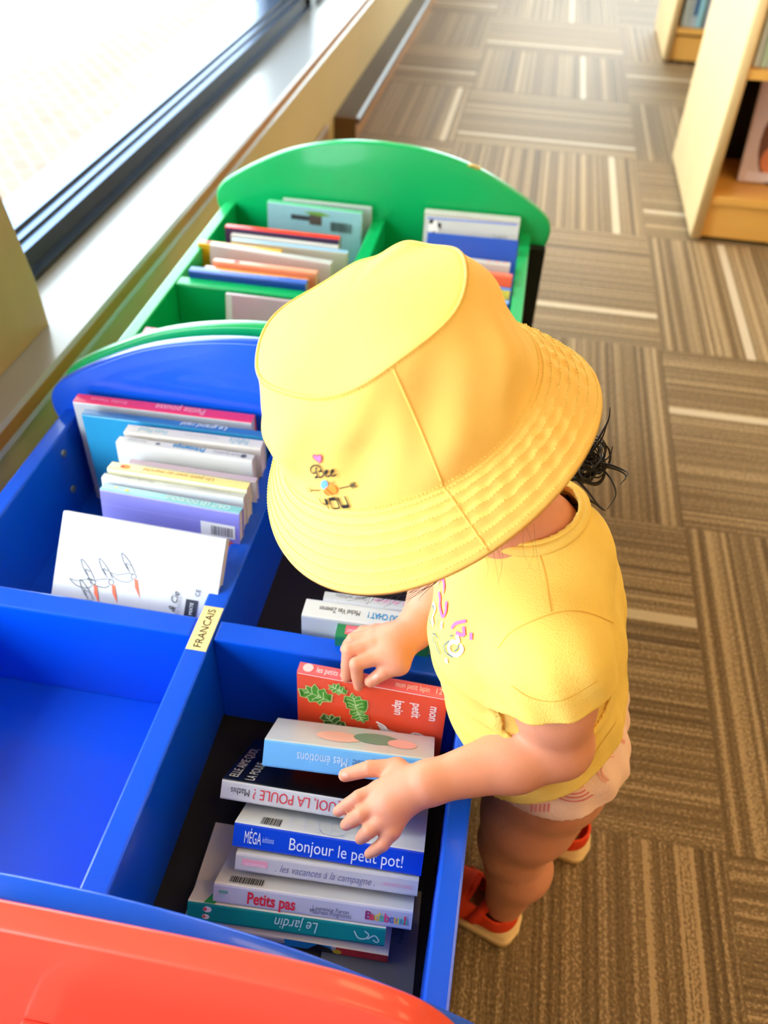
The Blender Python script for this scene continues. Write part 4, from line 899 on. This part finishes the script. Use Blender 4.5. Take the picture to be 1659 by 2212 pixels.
def hat_surface(T, s):
    """s: -1..0 crown top (centre to seam), 0..1 side, 1..2 brim"""
    if s <= 0: r = RT*(1+s); return hpt(r, topz(r, T), T)
    if s <= 1:
        z0 = topz(RT, T); R = RT+(RR-RT)*(s**.85)+.0035*math.sin(math.pi*s)+wob(T, s); return hpt(R, z0*(1-s), T)
    u = s-1; R = RR+(brim_R(T)-RR)*u; ridge = .00022*math.sin(2*math.pi*u*6.5)
    rip = (.0011*math.sin(T*40+u*9)+.0006*math.sin(T*71-u*20))*math.sin(math.pi*min(1, u))*(.55+.45*math.sin(T+.9))
    D = brim_D(T)*(u**1.12)-.0022*math.sin(math.pi*u); return hpt(R+ridge, -D+ridge+rip, T)
NTH = 288
SV = [-1+k/16 for k in range(1, 17)]+[k/26 for k in range(1, 27)]+[1+k/40 for k in range(1, 41)]
bm = bmesh.new(); c0 = bm.verts.new(hat_surface(0, -1)); rings = []
for s in SV: rings.append([bm.verts.new(hat_surface(2*math.pi*k/NTH, s)) for k in range(NTH)])
for k in range(NTH): bm.faces.new((c0, rings[0][k], rings[0][(k+1) % NTH]))
for a, b in zip(rings, rings[1:]):
    for k in range(NTH): bm.faces.new((a[k], b[k], b[(k+1) % NTH], a[(k+1) % NTH]))
under = []                                             # the lining and the brim's underside
for s in SV[::-1]:
    off = .0026
    ring = []
    for k in range(NTH):
        T_ = 2*math.pi*k/NTH; p = hat_surface(T_, s); ring.append(bm.verts.new(p-ha*off-(p-HC-ha*np.dot(p-HC, ha))*(.02 if s < 1.98 else .0)))
    under.append(ring)
for a, b in zip([rings[-1]]+under, under):
    for k in range(NTH): bm.faces.new((a[k], b[k], b[(k+1) % NTH], a[(k+1) % NTH]))
bm.faces.new(under[-1])
bmesh.ops.recalc_face_normals(bm, faces=bm.faces[:])
def twill():
    m = mat('hat_cotton_twill', (252, 206, 112), .85, .03, 40, spec=.2); nt = m.node_tree; n = nt.nodes; L = nt.links
    tc = n.new('ShaderNodeTexCoord'); wv = n.new('ShaderNodeTexWave'); wv.bands_direction = 'DIAGONAL'; wv.inputs['Scale'].default_value = 260; wv.inputs['Distortion'].default_value = 1.2
    L.new(tc.outputs['Object'], wv.inputs['Vector']); bp = n.new('ShaderNodeBump'); bp.inputs['Strength'].default_value = .22; bp.inputs['Distance'].default_value = .001
    L.new(wv.outputs['Fac'], bp.inputs['Height']); L.new(bp.outputs[0], n['Principled BSDF'].inputs['Normal']); return m
M_hat = twill()
hat = obj('bucket_hat', bm, M_hat, person, True); hat['label'] = 'yellow bucket hat with stitched brim and small print'
bh = bvh_of(hat)
M_stitch = mat('hat_stitching', (253, 224, 120), .85)
bm = bmesh.new()
def lay(T, s, e=.0004):
    p = hat_surface(T, s); n = (p-(HC-ha*.05)); n = n/np.linalg.norm(n); return V(p+n*e)
for s, cnt in ((.018, 190), (.965, 230), (1.04, 230), (1.18, 240), (1.33, 250), (1.48, 260), (1.63, 270), (1.78, 280), (1.93, 290)):
    for k in range(cnt):
        t0 = 2*math.pi*k/cnt; t1 = t0+2*math.pi/cnt*.62
        tube(bm, [lay(t0, s), lay((t0+t1)/2, s, .0007), lay(t1, s)], .00034, 4)
obj('stitching', bm, M_stitch, hat, True)
bm = bmesh.new()
N_ = 140
tube(bm, [lay(2*math.pi*k/N_, .0, .0002) for k in range(N_+1)], .0011, 6)
def theta_of(px, py):
    p = A3(*seen(bh, px, py)[0])-HC; return math.atan2(np.dot(p, he2)/(1-EL), np.dot(p, he1)/(1+EL))
tA, tB = theta_of(850, 797), theta_of(955, 1045); tC = theta_of(1054, 1188)
for dT in (0, math.pi):
    tube(bm, [lay(tA+dT+(tB-tA)*k/12, .02+.96*k/12, .0001) for k in range(13)], .0008, 6)
    tube(bm, [lay(tB+dT+(tC-tB)*k/12, 1+.985*k/12, .0001) for k in range(13)], .0008, 6)
obj('seam', bm, M_hat, hat, True)
# the little print: heart, Bee, a bee on an arrow, YOU
def hp(*q): return [(640+x/10.37, 950+y/10.37) for x, y in q]
M_ink = mat('print_black', (20, 16, 18), .7); M_heart = mat('print_heart', (238, 120, 184), .7); M_wing = mat('print_wing', (112, 178, 236), .7); M_bee = mat('print_bee', (246, 150, 50), .7); M_bst = mat('print_bee_stripe', (176, 96, 40), .7)
heart = hp((480, 345), (440, 318), (400, 320), (388, 355), (410, 405), (480, 460), (550, 505), (572, 440), (580, 370), (560, 325), (520, 318))
decal('heart_print', bh, [], M_heart, hat, fills=[heart]); decal('heart_outline', bh, [heart+heart[:1]], mat('print_heart_line', (150, 90, 110), .7), hat, .0006, .0013)
decal('bee_lettering', bh, [hp((480, 590), (460, 640), (480, 720), (500, 800)), hp((450, 690), (430, 725), (390, 725), (350, 680), (350, 610), (400, 560), (470, 550), (540, 580), (575, 640), (560, 680), (520, 690)), hp((520, 690), (600, 690), (630, 740), (600, 800), (540, 820), (480, 800), (450, 810), (460, 830), (510, 805)),
    hp((660, 740), (700, 710), (710, 670), (685, 665), (665, 710), (680, 780), (730, 800), (780, 770)), hp((780, 730), (830, 700), (840, 655), (815, 650), (795, 700), (800, 770), (850, 790), (910, 745))], M_ink, hat, .0010, .0013)
decal('arrow_print', bh, [hp((360, 1105), (560, 1107)), hp((980, 1068), (1220, 1020)), hp((1215, 1020), (1310, 995))]+[hp((285+38*k, 1095), (255+38*k, 1030)) for k in range(3)]+[hp((290+38*k, 1100), (295+38*k, 1160)) for k in range(3)]+[hp((1225+42*k, 1015-8*k), (1240+42*k, 945-10*k)) for k in range(3)]+[hp((1225+42*k, 1020-8*k), (1295+38*k, 1075-14*k)) for k in range(3)], M_ink, hat, .00075, .0013)
decal('wing_print', bh, [], M_wing, hat, fills=[[(640+(640+80*math.cos(a/14*6.283))/10.37, 950+(990+105*math.sin(a/14*6.283))/10.37) for a in range(14)]])
decal('bee_print', bh, [], M_bee, hat, lift=.0015, fills=[hp((640, 1100), (690, 1030), (800, 980), (880, 1010), (930, 1090), (900, 1170), (850, 1200), (760, 1215), (700, 1180))])
decal('bee_stripe', bh, [hp((650, 1110), (700, 1175), (765, 1210)), hp((690, 1050), (770, 1130), (860, 1192)), hp((780, 960), (775, 930), (795, 908)), hp((820, 970), (828, 945), (848, 930))], M_bst, hat, .0009, .0019)
decal('you_lettering', bh, [hp((545, 1290), (580, 1370), (640, 1415), (700, 1430)), hp((700, 1430), (735, 1480), (758, 1535)), hp((770, 1310), (800, 1400), (850, 1525)), hp((850, 1525), (990, 1505)), hp((990, 1505), (960, 1400), (905, 1290)), hp((950, 1265), (990, 1370), (1050, 1490)), hp((1095, 1240), (1150, 1350), (1200, 1480))], M_ink, hat, .0011, .0013)
decal('you_lettering', bh, [hp((670, 1290), (705, 1360), (722, 1425)), hp((765, 1305), (900, 1290)), hp((1050, 1478), (1195, 1462))], M_ink, hat, .0026, .0014)
